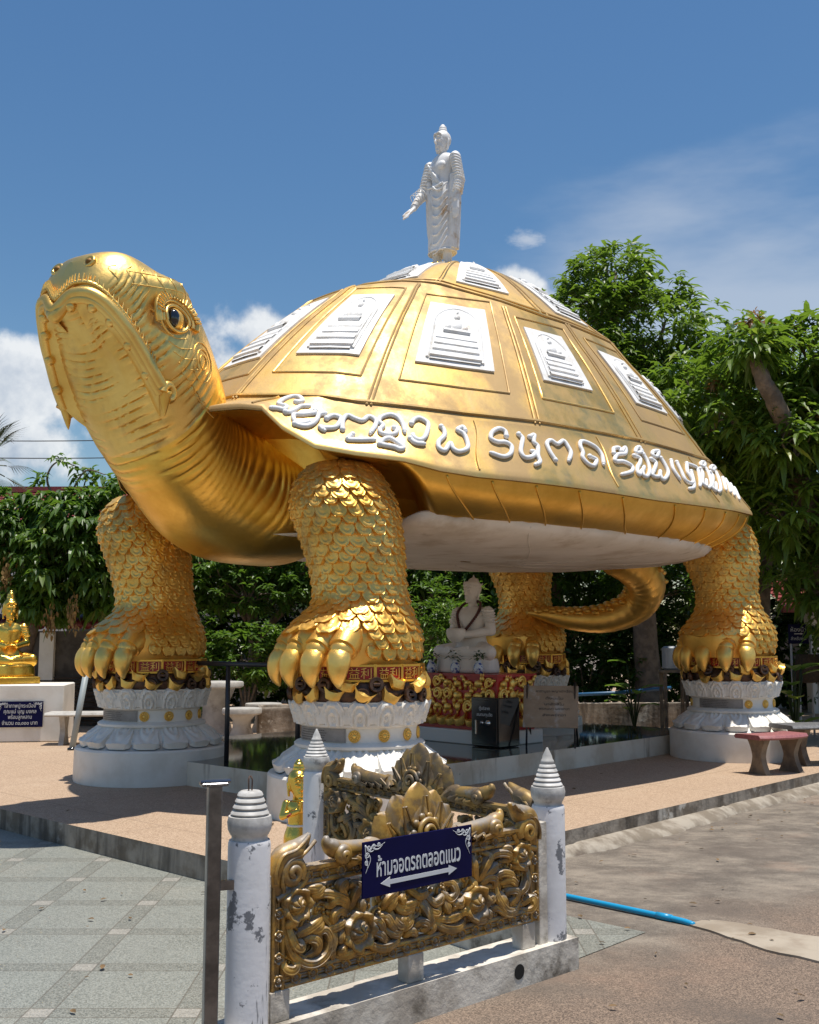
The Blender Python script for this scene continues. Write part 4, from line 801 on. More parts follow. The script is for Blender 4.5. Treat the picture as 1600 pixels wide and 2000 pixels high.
def make_panel(parent, u0, u1, z0, z1, mat, detail):
    """frame, scrollwork, crest; x along the fence, -y is the face"""
    mb = MB(); uc = (u0+u1)/2
    def strip(a, b_, w):   # border strip from a to b with two mouldings and a sunk bead channel
        a, b_ = np.array(a), np.array(b_); d = b_-a; l = np.linalg.norm(d); ang = math.atan2(d[1], d[0]); nx = np.array([-d[1], d[0]])/l; c = (a+b_)/2
        M = Matrix.Rotation(-ang, 4, 'Y'); V = MB(); V.box((0, .008, 0), (l, .026, w)); V.xf(Matrix.Translation((c[0], 0, c[1])) @ M); mb.V += V.V; mb.F += [f+mb.n for f in V.F]; mb.n += V.n
        for s_ in (-1, 1):
            e = nx*s_*(w/2-.008); mb.tube([(a[0]+e[0], -.012, a[1]+e[1]), (b_[0]+e[0], -.012, b_[1]+e[1])], .0105, 8)
            e = nx*s_*(w/2-.026); mb.tube([(a[0]+e[0], -.008, a[1]+e[1]), (b_[0]+e[0], -.008, b_[1]+e[1])], .006, 6)
    W = .062
    strip((u0+W/2, z0), (u0+W/2, z1-.05), W); strip((u1-W/2, z0), (u1-W/2, z1-.05), W); strip((u0+W, z0+W/2), (u1-W, z0+W/2), W); strip((u0+.09, z1-W/2), (u1-.09, z1-W/2), W)
    mb.box((uc, -.002, z1+.004), (u1-u0-.2, .06, .014)); fr = mb.build('frame', mat, parent, True, 40)
    mb = MB(); k = (u1-u0)/1.56
    for st in FENCE_STROKES: stroke(mb, [(u0+(p[0]-.12)*k, z0+(p[1]-.265)/.435*(z1-z0)) for p in st], .0212, .004, .022)
    rg = random.Random(4)
    for st in FENCE_STROKES:   # small leaf curls springing from every scroll
        P = cr(np.array([(u0+(p[0]-.12)*k, z0+(p[1]-.265)/.435*(z1-z0)) for p in st]), 40); T = np.gradient(P, axis=0); T /= np.linalg.norm(T, axis=1)[:, None]+1e-9
        for i in (9, 18, 27, 34):
            sg = rg.choice((-1, 1)); n_ = np.array([-T[i][1], T[i][0]])*sg; l = rg.uniform(.030, .052); a = P[i]+n_*.012; q = [a, a+n_*l*.55+T[i]*l*.35, a+n_*l*.75+T[i]*l*.95, a+n_*l*.35+T[i]*l*1.2, a+n_*l*.15+T[i]*l*.9]
            if min(p[0] for p in q) < u0+.07 or max(p[0] for p in q) > u1-.07 or min(p[1] for p in q) < z0+.07 or max(p[1] for p in q) > z1-.07: continue
            c = cr(np.array(q), 14); mb.tube(np.c_[c[:, 0], np.linspace(.006, -.012, 14), c[:, 1]], np.linspace(.0095, .005, 14), 7, flat=1.4, ref=(0, -1, 0)); mb.ball((c[-1, 0], -.014, c[-1, 1]), .0085, 7, 5)
    mb.build('scrollwork', mat, parent, True, 60)
    for c, r in (((.232, .571), .068), ((.546, .417), .082), ((1.236, .418), .080), ((1.553, .584), .062)):
        mb = MB(); flower(mb, (u0+(c[0]-.12)*k, z0+(c[1]-.265)/.435*(z1-z0)), r*k); mb.build('flower', mat, parent)
    # small rosettes along the border
    mb = MB(); flower(mb, (0, 0), .0235, .002, 1.1, 6)
    ros = None; spots = [(u0+W/2, z) for z in np.arange(z0+.035, z1-.09, .083)]+[(u1-W/2, z) for z in np.arange(z0+.035, z1-.09, .083)]+[(u, z0+W/2) for u in np.arange(u0+.115, u1-.08, .0835)]+[(u, z1-W/2) for u in np.arange(u0+.17, u1-.14, .0835)]
    ros = mb.build('border_rosette', M_CARV if detail else mat, parent)
    for i, (u, z) in enumerate(spots):
        o = ros if i == 0 else ros.copy()
        if i: col.objects.link(o)
        o.location = (u, -.014, z); o.rotation_euler = (0, random.uniform(0, 1), 0)
    # crest: lotus of pointed petals, tails, end curls
    mb = MB(); z = z1+.008
    for dx, h, w, tl, y in ((-.15, .12, .10, -62, .02), (.15, .12, .10, 62, .02), (-.13, .19, .13, -38, .01), (.13, .19, .13, 38, .01), (-.07, .235, .14, -17, 0), (.07, .235, .14, 17, 0), (0, .272, .155, 0, -.015)):
        flame(mb, uc+dx*k*.75, z, h, w*k, R(tl), y)
    for sg in (-1, 1):
        for j in range(4): flame(mb, uc+sg*(.20+.055*j)*k, z-.005, .115-.016*j, .06, sg*R(58+7*j), -.004*j, 1)
        mb.tube(cr([(uc+sg*.24*k, 0, z+.025), (uc+sg*.36*k, -.01, z+.035), (uc+sg*.46*k, -.01, z+.045), (uc+sg*.51*k, -.01, z+.075), (uc+sg*.515*k, -.01, z+.105)], 30), np.interp(np.linspace(0, 1, 30), [0, .6, 1], [.036, .038, .008]), 12)
        curl(mb, (uc+sg*.455*k, z+.025), .026, sg, -.03)
    mb.build('crest', mat, parent, True, 60)
    mb = MB(); th = np.linspace(0, 4*math.pi, 60); rr = .06*(1-th/th[-1]*.9); mb.tube(np.c_[uc+rr*np.cos(th), -.06-.022*th/th[-1], z+.065+rr*np.sin(th)], .012, 8)
    for q in range(10): a = q*math.pi/5; mb.ball((uc+.068*math.cos(a), -.052, z+.065+.068*math.sin(a)), (.018, .012, .018), 8, 6)
    mb.build('crest_flower', mat, parent)
    for sg, ue in ((1, u0), (-1, u1)):
        mb = MB(); curl(mb, (ue+sg*.085, z1-.005), .052, -sg, -.01)
        hp = cr([(ue+sg*.03, z1-.08, 0), (ue+sg*.02, z1-.01, 0), (ue+sg*.05, z1+.055, 0), (ue+sg*.12, z1+.075, 0), (ue+sg*.19, z1+.13, 0)], 30); mb.tube(np.c_[hp[:, 0], np.full(30, .0), hp[:, 1]], np.interp(np.linspace(0, 1, 30), [0, .3, .75, 1], [.022, .038, .046, .006]), 12)
        for e in (.35, -.35): mb.tube(np.c_[hp[4:28, 0]+e*.045, np.full(24, -.034), hp[4:28, 1]-e*.03], .009, 6)
        hp = cr([(ue+sg*.02, z1-.10, 0), (ue+sg*.07, z1-.085, 0), (ue+sg*.14, z1-.06, 0), (ue+sg*.175, z1-.01, 0)], 20); mb.tube(np.c_[hp[:, 0], np.full(20, -.012), hp[:, 1]], .016, 8)
        mb.build('end_scroll', mat, parent, True, 60)
def pillar_mesh(parent, x, y, zb, zt, ztip, broken=False, r=.082):
    mb = MB(); mb.lathe([(r, zb), (r, zb+.02), (r, zt-.02), (r*.985, zt-.008), (r*.95, zt)], 40, (x, y, 0)); pb = mb.build('pillar', M_PILLAR, parent, True, 40)
    h = ztip-zt; pr = [(r*.86, zt-.002), (r*.84, zt+.015), (r*.90, zt+.02), (r*1.02, zt+.04), (r*1.06, zt+.068), (r*1.0, zt+.09)]
    z = zt+.09; rad = r*.98
    for i in range(6):
        step = (h-.09-.05)/6; pr += [(rad*.84, z+.002), (rad*.93, z+step*.45), (rad*.83, z+step*.95)]; z += step; rad -= r*.105
        if broken and i == 3: break
    if not broken: pr += [(rad*.95, z+.002), (rad*.8, z+.02), (.004, ztip+.01)]
    else: pr += [(rad*.8, z+.004)]
    mb = MB(); mb.lathe(pr, 36, (x, y, 0)); mb.build('finial', M_PTIP, parent, True, 50)
    if broken:
        for dx in (-.007, .007): mb = MB(); mb.tube([(x+dx, y, z-.01), (x+dx*1.2, y, z+.045), (x+dx*.4, y+.004, z+.06)], .0028, 6); mb.build('rebar', M_RUST, parent)
M_RUST = pm('rusty_steel', (.10, .05, .03), (.05, .03, .02), 40., rough=.8)
fence = thing('carved_fence', 'front gilded fence panel with two white pillars, carrying the navy blue sign', 'fence', (-.628, 4.15, 0), math.atan2(FU[1], FU[0]), 'carved fences', False)
mb = MB(); mb.prism([(-.17, -.058), (1.925, -.058), (1.925, .155), (-.17, .155)], -.05, .15); bw = mb.build('base_wall', M_LEDGE, fence, False)
mb = MB(); mb.tube([(1.487, -.0595, .075), (1.487, -.0605, .075)], .034, 20); mb.build('drain_hole', pm('painted_hole_shade', (.008, .007, .006), rough=1.), fence, False)  # flat black disc on the wall, painted as the shade inside a hole
for c, s_ in (((.16, .012, .207), (.09, .07, .116)), ((.87, .012, .207), (.09, .07, .116)), ((1.60, .012, .207), (.09, .07, .116)), ((.088, .03, .42), (.05, .10, .56)), ((1.712, .03, .43), (.06, .10, .58))):
    mb = MB(); mb.box(c, s_, bev=.004); mb.build('support_block', M_LEDGE, fence, False)
make_panel(fence, .12, 1.68, .265, .70, M_CARV, True)
pillar_mesh(fence, .045, .035, .14, .835, 1.11, True); pillar_mesh(fence, 1.82, .035, .14, .785, 1.055)
rear = thing('carved_fence', 'rear gilded fence panel with one white pillar, darker, behind the front panel', 'fence', (-.60, 6.95, 0), math.atan2(5.38-6.95, .715+.60), 'carved fences', False)
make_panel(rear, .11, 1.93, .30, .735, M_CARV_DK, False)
mb = MB(); mb.box((1.3, .0, .1), (1.3, .2, .2)); mb.build('base_wall', M_LEDGE, rear, False)
for u in (.5, 1.6): mb = MB(); mb.box((u, .02, .245), (.08, .07, .11)); mb.build('support_block', M_LEDGE, rear, False)
pillar_mesh(rear, 0, .0, .10, .765, 1.02)
# ------------------------------------------------------------------ navy sign hung on the front panel
M_NAVY = pm('navy_enamel_sign', (.0025, .0035, .05), (.002, .0025, .04), 3., rough=.45, spec=.12)
M_SIGNW = pm('white_sign_paint', (.62, .64, .66), rough=.5)
def flat_text(mb, body, size, x, z, y, sx=1., weight=0., depth=.002):
    V, F = text_mb(body, size, depth, weight); V = np.c_[V[:, 0]*sx+x, y-V[:, 2], V[:, 1]+z]; mb.add(V, F); return V
def flat_poly(mb, poly, y, th=.002):
    p = np.array(poly, float); n = len(p); V = np.concatenate([np.c_[p[:, 0], np.full(n, y), p[:, 1]], np.c_[p[:, 0], np.full(n, y-th), p[:, 1]]])
    mb.add(V, [list(range(n)), list(range(2*n-1, n-1, -1))]+[[i, n+i, n+(i+1) % n, (i+1) % n] for i in range(n)])
def arrow(mb, x0, x1, z, w, y, both=True):
    hw, hl = w*1.0, w*2.4; a = [(x0, z), (x0+hl, z-hw), (x0+hl, z-w*.42)] if both else [(x0, z-w*.42)]
    b_ = [(x1-hl, z-w*.42), (x1-hl, z-hw), (x1, z), (x1-hl, z+hw), (x1-hl, z+w*.42)]; c = [(x0+hl, z+w*.42), (x0+hl, z+hw)] if both else [(x0, z+w*.42)]
    flat_poly(mb, a+b_+c, y)
def filigree(mb, x, z, sx, sz, y, k=1.):
    for cx, cz, r, a0 in ((.028, .022, .013, 0), (.055, .017, .011, 1), (.02, .05, .013, 2), (.016, .078, .010, 1), (.082, .014, .009, 2)):
        th = np.linspace(0, 3.6*math.pi, 30); rr = r*(1-th/th[-1]*.85); mb.tube(np.c_[x+sx*k*(cx+rr*np.cos(th+a0)), np.full(30, y), z+sz*k*(cz+rr*np.sin(th+a0))], .0019*k, 5, flat=.5, ref=(0, -1, 0))
    for p in ([(.008, .008), (.03, .03), (.05, .012), (.08, .02), (.115, .008)], [(.008, .008), (.012, .05), (.022, .09), (.01, .12)], [(.03, .035), (.045, .036), (.06, .028)], [(.03, .05), (.036, .07), (.022, .1)], [(.06, .03), (.08, .03), (.1, .018)]):
        q = cr(np.array(p), 16); mb.tube(np.c_[x+sx*k*q[:, 0], np.full(16, y), z+sz*k*q[:, 1]], np.linspace(.0032, .0008, 16)*k, 5, flat=.4, ref=(0, -1, 0))
c_ = np.array([-.628, 4.15])+FU*.5+np.array([FU[1], -FU[0]])*.10
sign = thing('warning_sign', 'navy sign with white Thai lettering and a double arrow on the front fence panel', 'sign', (*c_, .565), math.atan2(FU[1], FU[0]), None, False)
mb = MB(); mb.box((.316, 0, .1085), (.632, .008, .222), bev=.0015); mb.build('board', M_NAVY, sign, False)
mb = MB(); flat_text(mb, 'ห้ามจอดรถตลอดแนว', .098, .316, .116, -.005, 1., .0012); tx = mb
w_ = np.ptp(mb.V[0][:, 0]); mb.V[0][:, 0] = (mb.V[0][:, 0]-.316)*(.485/w_)+.316; mb.build('lettering', M_SIGNW, sign, False)
mb = MB(); arrow(mb, .095, .535, .045, .021, -.005); mb.build('double_arrow', M_SIGNW, sign, False)
mb = MB(); filigree(mb, .004, .215, 1, -1, -.005); mb.build('corner_ornament', M_SIGNW, sign); mb = MB(); filigree(mb, .628, .215, -1, -1, -.005); mb.build('corner_ornament', M_SIGNW, sign)
mb = MB()
for x in (.16, .46): mb.box((x, .05, .12), (.02, .09, .012))
mb.build('bracket', M_RUST, sign, False)
# ------------------------------------------------------------------ stainless post beside the left pillar
M_STEEL = pm('brushed_steel', (.22, .22, .23), (.10, .10, .105), 6., .35, .65, .28, metal=1., bump=.05, bscale=60, c3=(.10, .09, .085), scale3=3., lo3=.6, hi3=.75)
post = thing('steel_post', 'square stainless steel post with flat top plate beside the left fence pillar', 'post', (-.742, 4.12, 0), R(20), None, False)
mb = MB(); mb.box((0, 0, .525), (.052, .052, 1.05), bev=.004); mb.build('upright', M_STEEL, post, False)
mb = MB(); mb.box((-.005, -.008, 1.057), (.10, .075, .014), bev=.003); mb.tube([(-.06, -.03, 1.068), (.055, -.03, 1.068)], .008, 8); mb.build('top_plate', M_STEEL, post, False)
mb = MB(); mb.box((.055, .0, .68), (.07, .02, .035)); mb.build('side_bracket', M_STEEL, post, False)
# ------------------------------------------------------------------ figures
def cap(mb, p, q, r0, r1, n=14):
    p, q = np.array(p, float), np.array(q, float); k = np.linspace(0, 1, 6)[:, None]; mb.tube(p+(q-p)*k, np.linspace(r0, r1, 6), n); mb.ball(p, r0, n, 9); mb.ball(q, r1, n, 9)
def hand(mb, wrist, d, up, s=1., curlv=.2):
    """palm, four unequal fingers and a thumb that leaves the side of the palm"""
    d = np.array(d, float); d /= np.linalg.norm(d); up = np.array(up, float); up -= d*(up@d); up /= np.linalg.norm(up); sd_ = np.cross(d, up); w = np.array(wrist, float)
    for k in (-1, 0, 1): cap(mb, w+sd_*k*.016*s, w+d*.075*s+sd_*k*.022*s, .017*s, .014*s, 8)
    for k, l in ((-1.5, .052), (-.5, .064), (.5, .07), (1.5, .062)):
        b0 = w+d*.078*s+sd_*k*.017*s; m1 = b0+d*l*.55*s-up*.01*curlv*s*5*.2; m2 = m1+d*l*.5*s-up*.02*s*curlv*2; cap(mb, b0, m1, .0095*s, .0085*s, 8); cap(mb, m1, m2, .0085*s, .0065*s, 8)
    t0 = w+d*.02*s+sd_*.03*s; t1 = t0+d*.035*s+sd_*.025*s; cap(mb, t0, t1, .013*s, .011*s, 8); cap(mb, t1, t1+d*.035*s+sd_*.006*s, .011*s, .008*s, 8)
def head_on(mb, c, s, fwd=(1, 0), topknot=True, crown=False):
    """stylised calm face: egg skull, brow, nose, eyes, lips, long ears, hair cap"""
    f = np.array([fwd[0], fwd[1], 0.]); f /= np.linalg.norm(f); l = np.array([-f[1], f[0], 0]); M = np.stack([f, l, np.array([0, 0, 1.])], 1); c = np.array(c, float)
    P = lambda x, y, z: c+M@(np.array([x, y, z])*s)
    mb.ball(P(-.005, 0, .02), np.array([.094, .082, .112])*s, 24, 18, M); mb.ball(P(.025, 0, -.045), np.array([.066, .060, .075])*s, 20, 14, M)
    mb.tube([P(.088, 0, .035), P(.104, 0, .0), P(.108, 0, -.022)], np.array([.008, .012, .015])*s, 8); mb.ball(P(.098, 0, -.026), np.array([.014, .019, .009])*s, 8, 6, M)
    for sg in (-1, 1):
        mb.tube(cr([P(.091, sg*.008, .040), P(.092, sg*.03, .052), P(.074, sg*.058, .045)], 9), .007*s, 6); mb.ball(P(.078, sg*.034, .020), np.array([.013, .021, .011])*s, 10, 7, M)
        mb.tube(cr([P(.092, sg*.014, .013), P(.090, sg*.034, .008), P(.074, sg*.054, .016)], 9), .0045*s, 6)
        mb.tube(cr([P(0, sg*.082, .05), P(-.02, sg*.092, .03), P(-.012, sg*.090, -.02), P(-.005, sg*.086, -.085)], 12), np.array([.008]*4+[.013]*4+[.012]*4)*s, 8)
    mb.tube(cr([P(.082, -.024, -.054), P(.094, 0, -.050), P(.082, .024, -.054)], 9), .007*s, 6); mb.tube(cr([P(.080, -.018, -.066), P(.092, 0, -.068), P(.080, .018, -.066)], 9), .008*s, 6); mb.ball(P(.075, 0, -.098), np.array([.022, .026, .02])*s, 10, 8, M)
    mb.ball(P(-.018, 0, .050), np.array([.098, .094, .098])*s, 24, 16, M); mb.tube(cr([P(.070, -.062, .072), P(.086, -.03, .092), P(.088, 0, .086), P(.086, .03, .092), P(.070, .062, .072)], 16), .010*s, 8)
    if topknot:
        mb.ball(P(-.015, 0, .145), np.array([.052, .052, .04])*s, 16, 10, M); mb.ball(P(-.015, 0, .176), np.array([.046, .046, .03])*s, 14, 8, M); mb.ball(P(-.015, 0, .205), np.array([.028, .028, .020])*s, 10, 6, M)
    if crown:
        aa = np.linspace(-2.0, 2.0, 17); mb.tube(np.array([P(-.012+.094*math.cos(a), .090*math.sin(a), .082+.018*math.cos(a)) for a in aa]), .013*s, 8)
        for a in aa[::1]: mb.ball(P(-.012+.098*math.cos(a), .094*math.sin(a), .100+.018*math.cos(a)), .009*s, 7, 5)
        mb.ball(P(-.03, 0, .128), np.array([.06, .06, .04])*s, 16, 10, M); mb.tube([P(-.03, 0, .15), P(-.03, 0, .20)], np.array([.018, .006])*s, 8)
        for sg in (-1, 1): mb.tube(cr([P(-.02, sg*.09, .07), P(-.05, sg*.11, .09), P(-.05, sg*.118, .11)], 8), np.linspace(.013, .004, 8)*s, 6)
    cap(mb, P(-.015, 0, -.17), P(-.008, 0, -.06), .055*s, .048*s)
def ellip(mb, rows, n=40, sup_=1.):
    """stack of ellipses: z, cx, cy, rx, ry"""
    a = np.linspace(0, 2*math.pi, n+1)[:-1]; G = cr(np.array(rows, float), 6*len(rows)); P = np.stack([G[:, 1, None]+G[:, 3, None]*np.cos(a), G[:, 2, None]+G[:, 4, None]*np.sin(a), np.repeat(G[:, 0, None], n, 1)], -1); n0 = mb.n
    mb.grid(P, False, True); mb.F.append(np.array([[n0+i for i in range(n-1, -1, -1)]])); k = len(P); mb.F.append(np.array([[n0+(k-1)*n+i for i in range(n)]]))
APEX = np.array(dome(np.array([0.]), np.array([.02]))[0])
st = thing('standing_statue', 'slender white standing figure in draped robe, topmost on the shell', 'statue', ((APEX[0]+.33*TA[0])*KT, (APEX[1]+.33*TA[1])*KT, 1.6+(APEX[2]-.115-1.6)*KT), RZ, None, False); st.scale = (KT*1.15, KT*1.06, KT*1.19)
mb = MB(); mb.lathe([(.02, -.10), (.25, -.09), (.25, .005), (.23, .018), (.02, .02)], 40)
for k in range(22):
    petal(mb, 2*math.pi*k/22, .24, .262, -.04, .028, .036, .012, 'up', 9, 9); petal(mb, 2*math.pi*(k+.5)/22, .245, .29, -.03, -.075, .038, .012, 'down', 9, 9)
mb.build('lotus_base', G_FIG, st)
M_STAT = pm('white_statue_paint', (.80, .79, .78), (.68, .66, .63), 8., .42, .7, .5, bump=.12, bscale=60, bdist=.004, c3=(.52, .34, .17), scale3=4.6, lo3=.53, hi3=.70)
def standing():
    mb = MB()
    ellip(mb, [(.20, .0, 0, .135, .185), (.30, .0, 0, .135, .18), (.55, .0, 0, .125, .172), (.80, .0, 0, .130, .175), (.92, -.005, 0, .12, .16), (1.02, -.01, 0, .105, .142), (1.15, -.005, 0, .115, .165), (1.24, -.01, 0, .10, .185), (1.30, -.015, 0, .075, .15), (1.33, -.015, 0, .05, .08)])
    for sg in (-1, 1):
        cap(mb, (0.0, sg*.085, .03), (.0, sg*.085, .26), .048, .062); cap(mb, (-.03, sg*.085, .04), (.10, sg*.10, .03), .042, .032)
    # arms: left one hangs, right one reaches forward and down
    cap(mb, (-.01, .215, 1.245), (-.02, .265, .98), .064, .058); cap(mb, (-.02, .265, .98), (.03, .275, .74), .058, .040); hand(mb, (.035, .275, .72), (.12, .0, -1), (1, .2, 0), 1.25)
    cap(mb, (-.01, -.215, 1.245), (.03, -.275, .98), .064, .058); cap(mb, (.03, -.275, .98), (.20, -.275, .74), .058, .042); hand(mb, (.21, -.275, .725), (.72, 0, -.72), (.5, 0, .8), 1.35)
    # robe panels hanging from the sleeves
    for sg in (-1, 1):
        for x in (-.06, -.02, .02): ellip(mb, [(.22 if sg > 0 else .40, x, sg*.185, .022, .030), (.5, x, sg*.19, .03, .045), (.8, x, sg*.20, .035, .05), (1.05, x, sg*.2, .03, .04)], 12)
        for k in range(9):   # ridged sleeves
            q = k/8; a = np.linspace(0, 2*math.pi, 15); p0 = np.array([-.01, sg*.215, 1.245]); p1 = np.array([-.02 if sg > 0 else .03, sg*.27, .98]); c = p0+(p1-p0)*q; mb.tube(np.c_[c[0]+.064*np.cos(a), c[1]+.064*np.sin(a)*1.02, c[2]+.02*np.cos(a)], .0068, 6)
        for k in range(5):
            q = k/6; a = np.linspace(0, 2*math.pi, 15); p0 = np.array([-.02 if sg > 0 else .03, sg*.27, .96]); p1 = np.array([.03 if sg > 0 else .25, sg*.275, .76]); c = p0+(p1-p0)*q; mb.tube(np.c_[c[0]+.06*np.cos(a), c[1]+.056*np.sin(a), c[2]+(.02 if sg > 0 else .045)*np.cos(a)], .006, 6)
    for k in range(8):   # swags over the left thigh
        z = .93-.085*k; y = np.linspace(-.02, .165, 12); s_ = (y+.02)/.185; mb.tube(np.c_[.135*np.sqrt(np.clip(1-(y/.19)**2, .05, 1))+.004, y, z-.07*np.sin(s_*math.pi)-.03*k*(1-s_)*.8+.02*s_], .010, 6)
    for y in (-.03, -.06, -.12): mb.tube([(.128*math.sqrt(1-(y/.19)**2)+.004, y, .9), (.132*math.sqrt(1-(y/.19)**2)+.004, y, .22)], .009, 6)
    mb.tube(cr([(.10, -.14, 1.22), (.118, -.04, 1.1), (.112, .06, .98), (.10, .12, .92)], 14), .011, 6); mb.tube(cr([(.11, -.13, .94), (.125, 0, .92), (.11, .13, .94)], 12), .014, 6)
    for k in range(5): mb.tube(cr([(.075+.008*k, -.15+.01*k, 1.20-.035*k), (.112, -.05+.02*k, 1.10-.03*k), (.108, .05+.012*k, 1.03-.025*k)], 12), .0065, 6)
    for sg in (-1, 1): mb.ball((.085, sg*.075, 1.16), (.035, .062, .05), 12, 9)
    a = np.linspace(0, 2*math.pi, 30); mb.tube(np.c_[.135*np.cos(a), .186*np.sin(a), np.full(30, .205)], .014, 6)
    head_on(mb, (.0, 0, 1.455), 1.02); return mb
remesh(standing(), 'body', M_STAT, st, .0058, 1, False)
# seated figures
def seated(crown=False, bowl=True, hs=1.12):
    mb = MB(); ellip(mb, [(.0, 0.04, 0, .27, .45), (.04, .04, 0, .28, .46), (.15, .04, 0, .27, .44), (.17, .04, 0, .26, .42)])
    ellip(mb, [(.18, -.05, 0, .23, .28), (.28, -.05, 0, .20, .24), (.42, -.06, 0, .135, .18), (.56, -.06, 0, .135, .20), (.68, -.06, 0, .13, .235), (.76, -.07, 0, .09, .22), (.80, -.07, 0, .06, .12)])
    for sg in (-1, 1):
        cap(mb, (-.06, sg*.13, .27), (.10, sg*.40, .24), .115, .095); cap(mb, (.10, sg*.40, .24), (.27, sg*.02, .23), .085, .055); cap(mb, (.25, sg*-.02, .25), (.22, -sg*.16, .29), .05, .035)
        cap(mb, (-.07, sg*.245, .73), (-.05, sg*.31, .50), .072, .062); cap(mb, (-.05, sg*.31, .50), (.19, sg*.09, .45), .058, .042); hand(mb, (.19, sg*.085, .46), (.35, -sg*1., .05), (0, 0, 1), 1.2)
        for k in range(5): a = np.linspace(-2.2, 2.2, 14); mb.tube(np.c_[-.065+.078*np.cos(a), sg*(.245+.012*k)+.078*np.sin(a)*1., .75-.035*k+.0*a], .010, 6)
    if bowl: ellip(mb, [(.36, .24, 0, .05, .05), (.42, .24, 0, .105, .105), (.50, .24, 0, .12, .12), (.53, .24, 0, .10, .10)], 24)
    head_on(mb, (-.05, 0, .97), hs, (1, 0), not crown, crown); return mb
ALT = np.array([.70, 13.02])
M_CREAM = pm('cream_stone_paint', (.76, .69, .62), (.68, .60, .53), 5., .4, .7, .5, bump=.1, bscale=50, bdist=.004)
s1 = thing('seated_statue', 'cream stone figure seated cross-legged with a crown, on the red and gold altar', 'statue', (*(ALT-.05*TA[:2]), 1.21), RZ, None, False)
remesh(seated(True, True), 'body', M_CREAM, s1, .008, 2, False)
gl = thing('bead_garland', 'dark red bead garland round the neck of the seated cream figure', 'garland', (*(ALT-.05*TA[:2]), 1.21), RZ, None, False)
mb = MB(); K = cr([(-.10, .0, .86), (-.06, .13, .84), (.03, .17, .72), (.10, .08, .56), (.12, 0, .50), (.10, -.08, .56), (.03, -.17, .72), (-.06, -.13, .84), (-.10, 0, .86)], 60)
for p in K: mb.ball(p, .019, 8, 6)
mb.build('beads', pm('dark_red_beads', (.08, .018, .012), rough=.4), gl)
# altar
alt = thing('altar', 'red altar block crusted with gold animals and ingots under the turtle', 'altar', (*ALT, .40), RZ, None, False)
mb = MB(); mb.box((0, 0, .08), (.84, 1.66, .16), bev=.01); mb.build('plinth', pm('white_tile', (.62, .61, .59), rough=.3), alt, False)
mb = MB(); mb.box((0, 0, .48), (.66, 1.55, .64)); mb.box((0, 0, .79), (.70, 1.6, .03)); mb.build('body', M_RED, alt, False)
def creature(k):
    b = MB(); s_ = .11
    if k == 0: # coiled snake
        th = np.linspace(0, 3.4*math.pi, 40); rr = .02+.045*th/th[-1]; b.tube(np.c_[0*th-.01, rr*np.cos(th), rr*np.sin(th)+.01], .017, 8); b.ball((-.01, .07, .04), (.02, .03, .02), 8, 6)
    elif k == 1: # horse
        b.ball((-.01, 0, .0), (.03, .06, .035), 10, 8); b.tube([(-.01, .05, .01), (-.01, .075, .07)], [.028, .018], 8); b.ball((-.01, .09, .075), (.016, .032, .018), 8, 6)
        for y in (-.045, -.03, .03, .05): b.tube([(-.01, y, 0), (-.01, y+.005, -.085)], [.014, .008], 6)
        b.tube([(-.01, -.055, .01), (-.01, -.085, -.04)], [.012, .004], 6)
    elif k == 2: # bird
        b.ball((-.01, 0, 0), (.03, .045, .055), 10, 8); b.ball((-.015, .03, .07), (.024, .026, .026), 8, 6); b.tube([(-.01, -.03, -.01), (-.01, -.08, .05)], [.03, .01], 8); b.tube([(-.01, .0, -.04), (-.01, 0, -.085)], [.012, .012], 6)
    else: # crouching beast
        b.ball((-.01, 0, -.01), (.034, .06, .045), 10, 8); b.ball((-.02, .055, .045), (.032, .034, .034), 10, 8); b.ball((-.02, .04, .085), (.012, .012, .02), 6, 5); b.ball((-.02, .075, .083), (.012, .012, .02), 6, 5)
        for y in (-.05, .05): b.ball((-.015, y, -.06), (.025, .022, .03), 8, 6)
    return b
CR = [creature(k).build('gold_creature', G_CLAW, alt) for k in range(4)]
rg = random.Random(11); used = [False]*4; ingp = None
faces = [((.332, 0, 0), 0., 1.5), ((0, .778, 0), math.pi/2, .62), ((0, -.778, 0), -math.pi/2, .62)]
for (c, a, wd) in faces:
    for row, z in enumerate((.26, .42, .56, .70)):
        n = int(wd/(.155 if row else .14))
        for i in range(n):
            y = (i+.5)/n*wd-wd/2
            if row == 0:
                o = ing0.copy(); col.objects.link(o); zz = .2
            else:
                k = rg.randrange(4); o = CR[k] if not used[k] else CR[k].copy()
                if used[k]: col.objects.link(o)
                used[k] = True; zz = z
            o.parent = alt; lx, ly = c[0]+.02, y; 
            if a == 0: p = (c[0]+.02, y, zz)
            else: p = (y, c[1]+math.copysign(.02, c[1]), zz)
            o.location = p; o.rotation_euler = (0, rg.uniform(-.2, .2), a+(math.pi/2 if row == 0 else 0)); sc_ = rg.uniform(.95, 1.2); o.scale = (sc_, sc_*rg.choice((-1, 1)) if row else sc_, sc_)
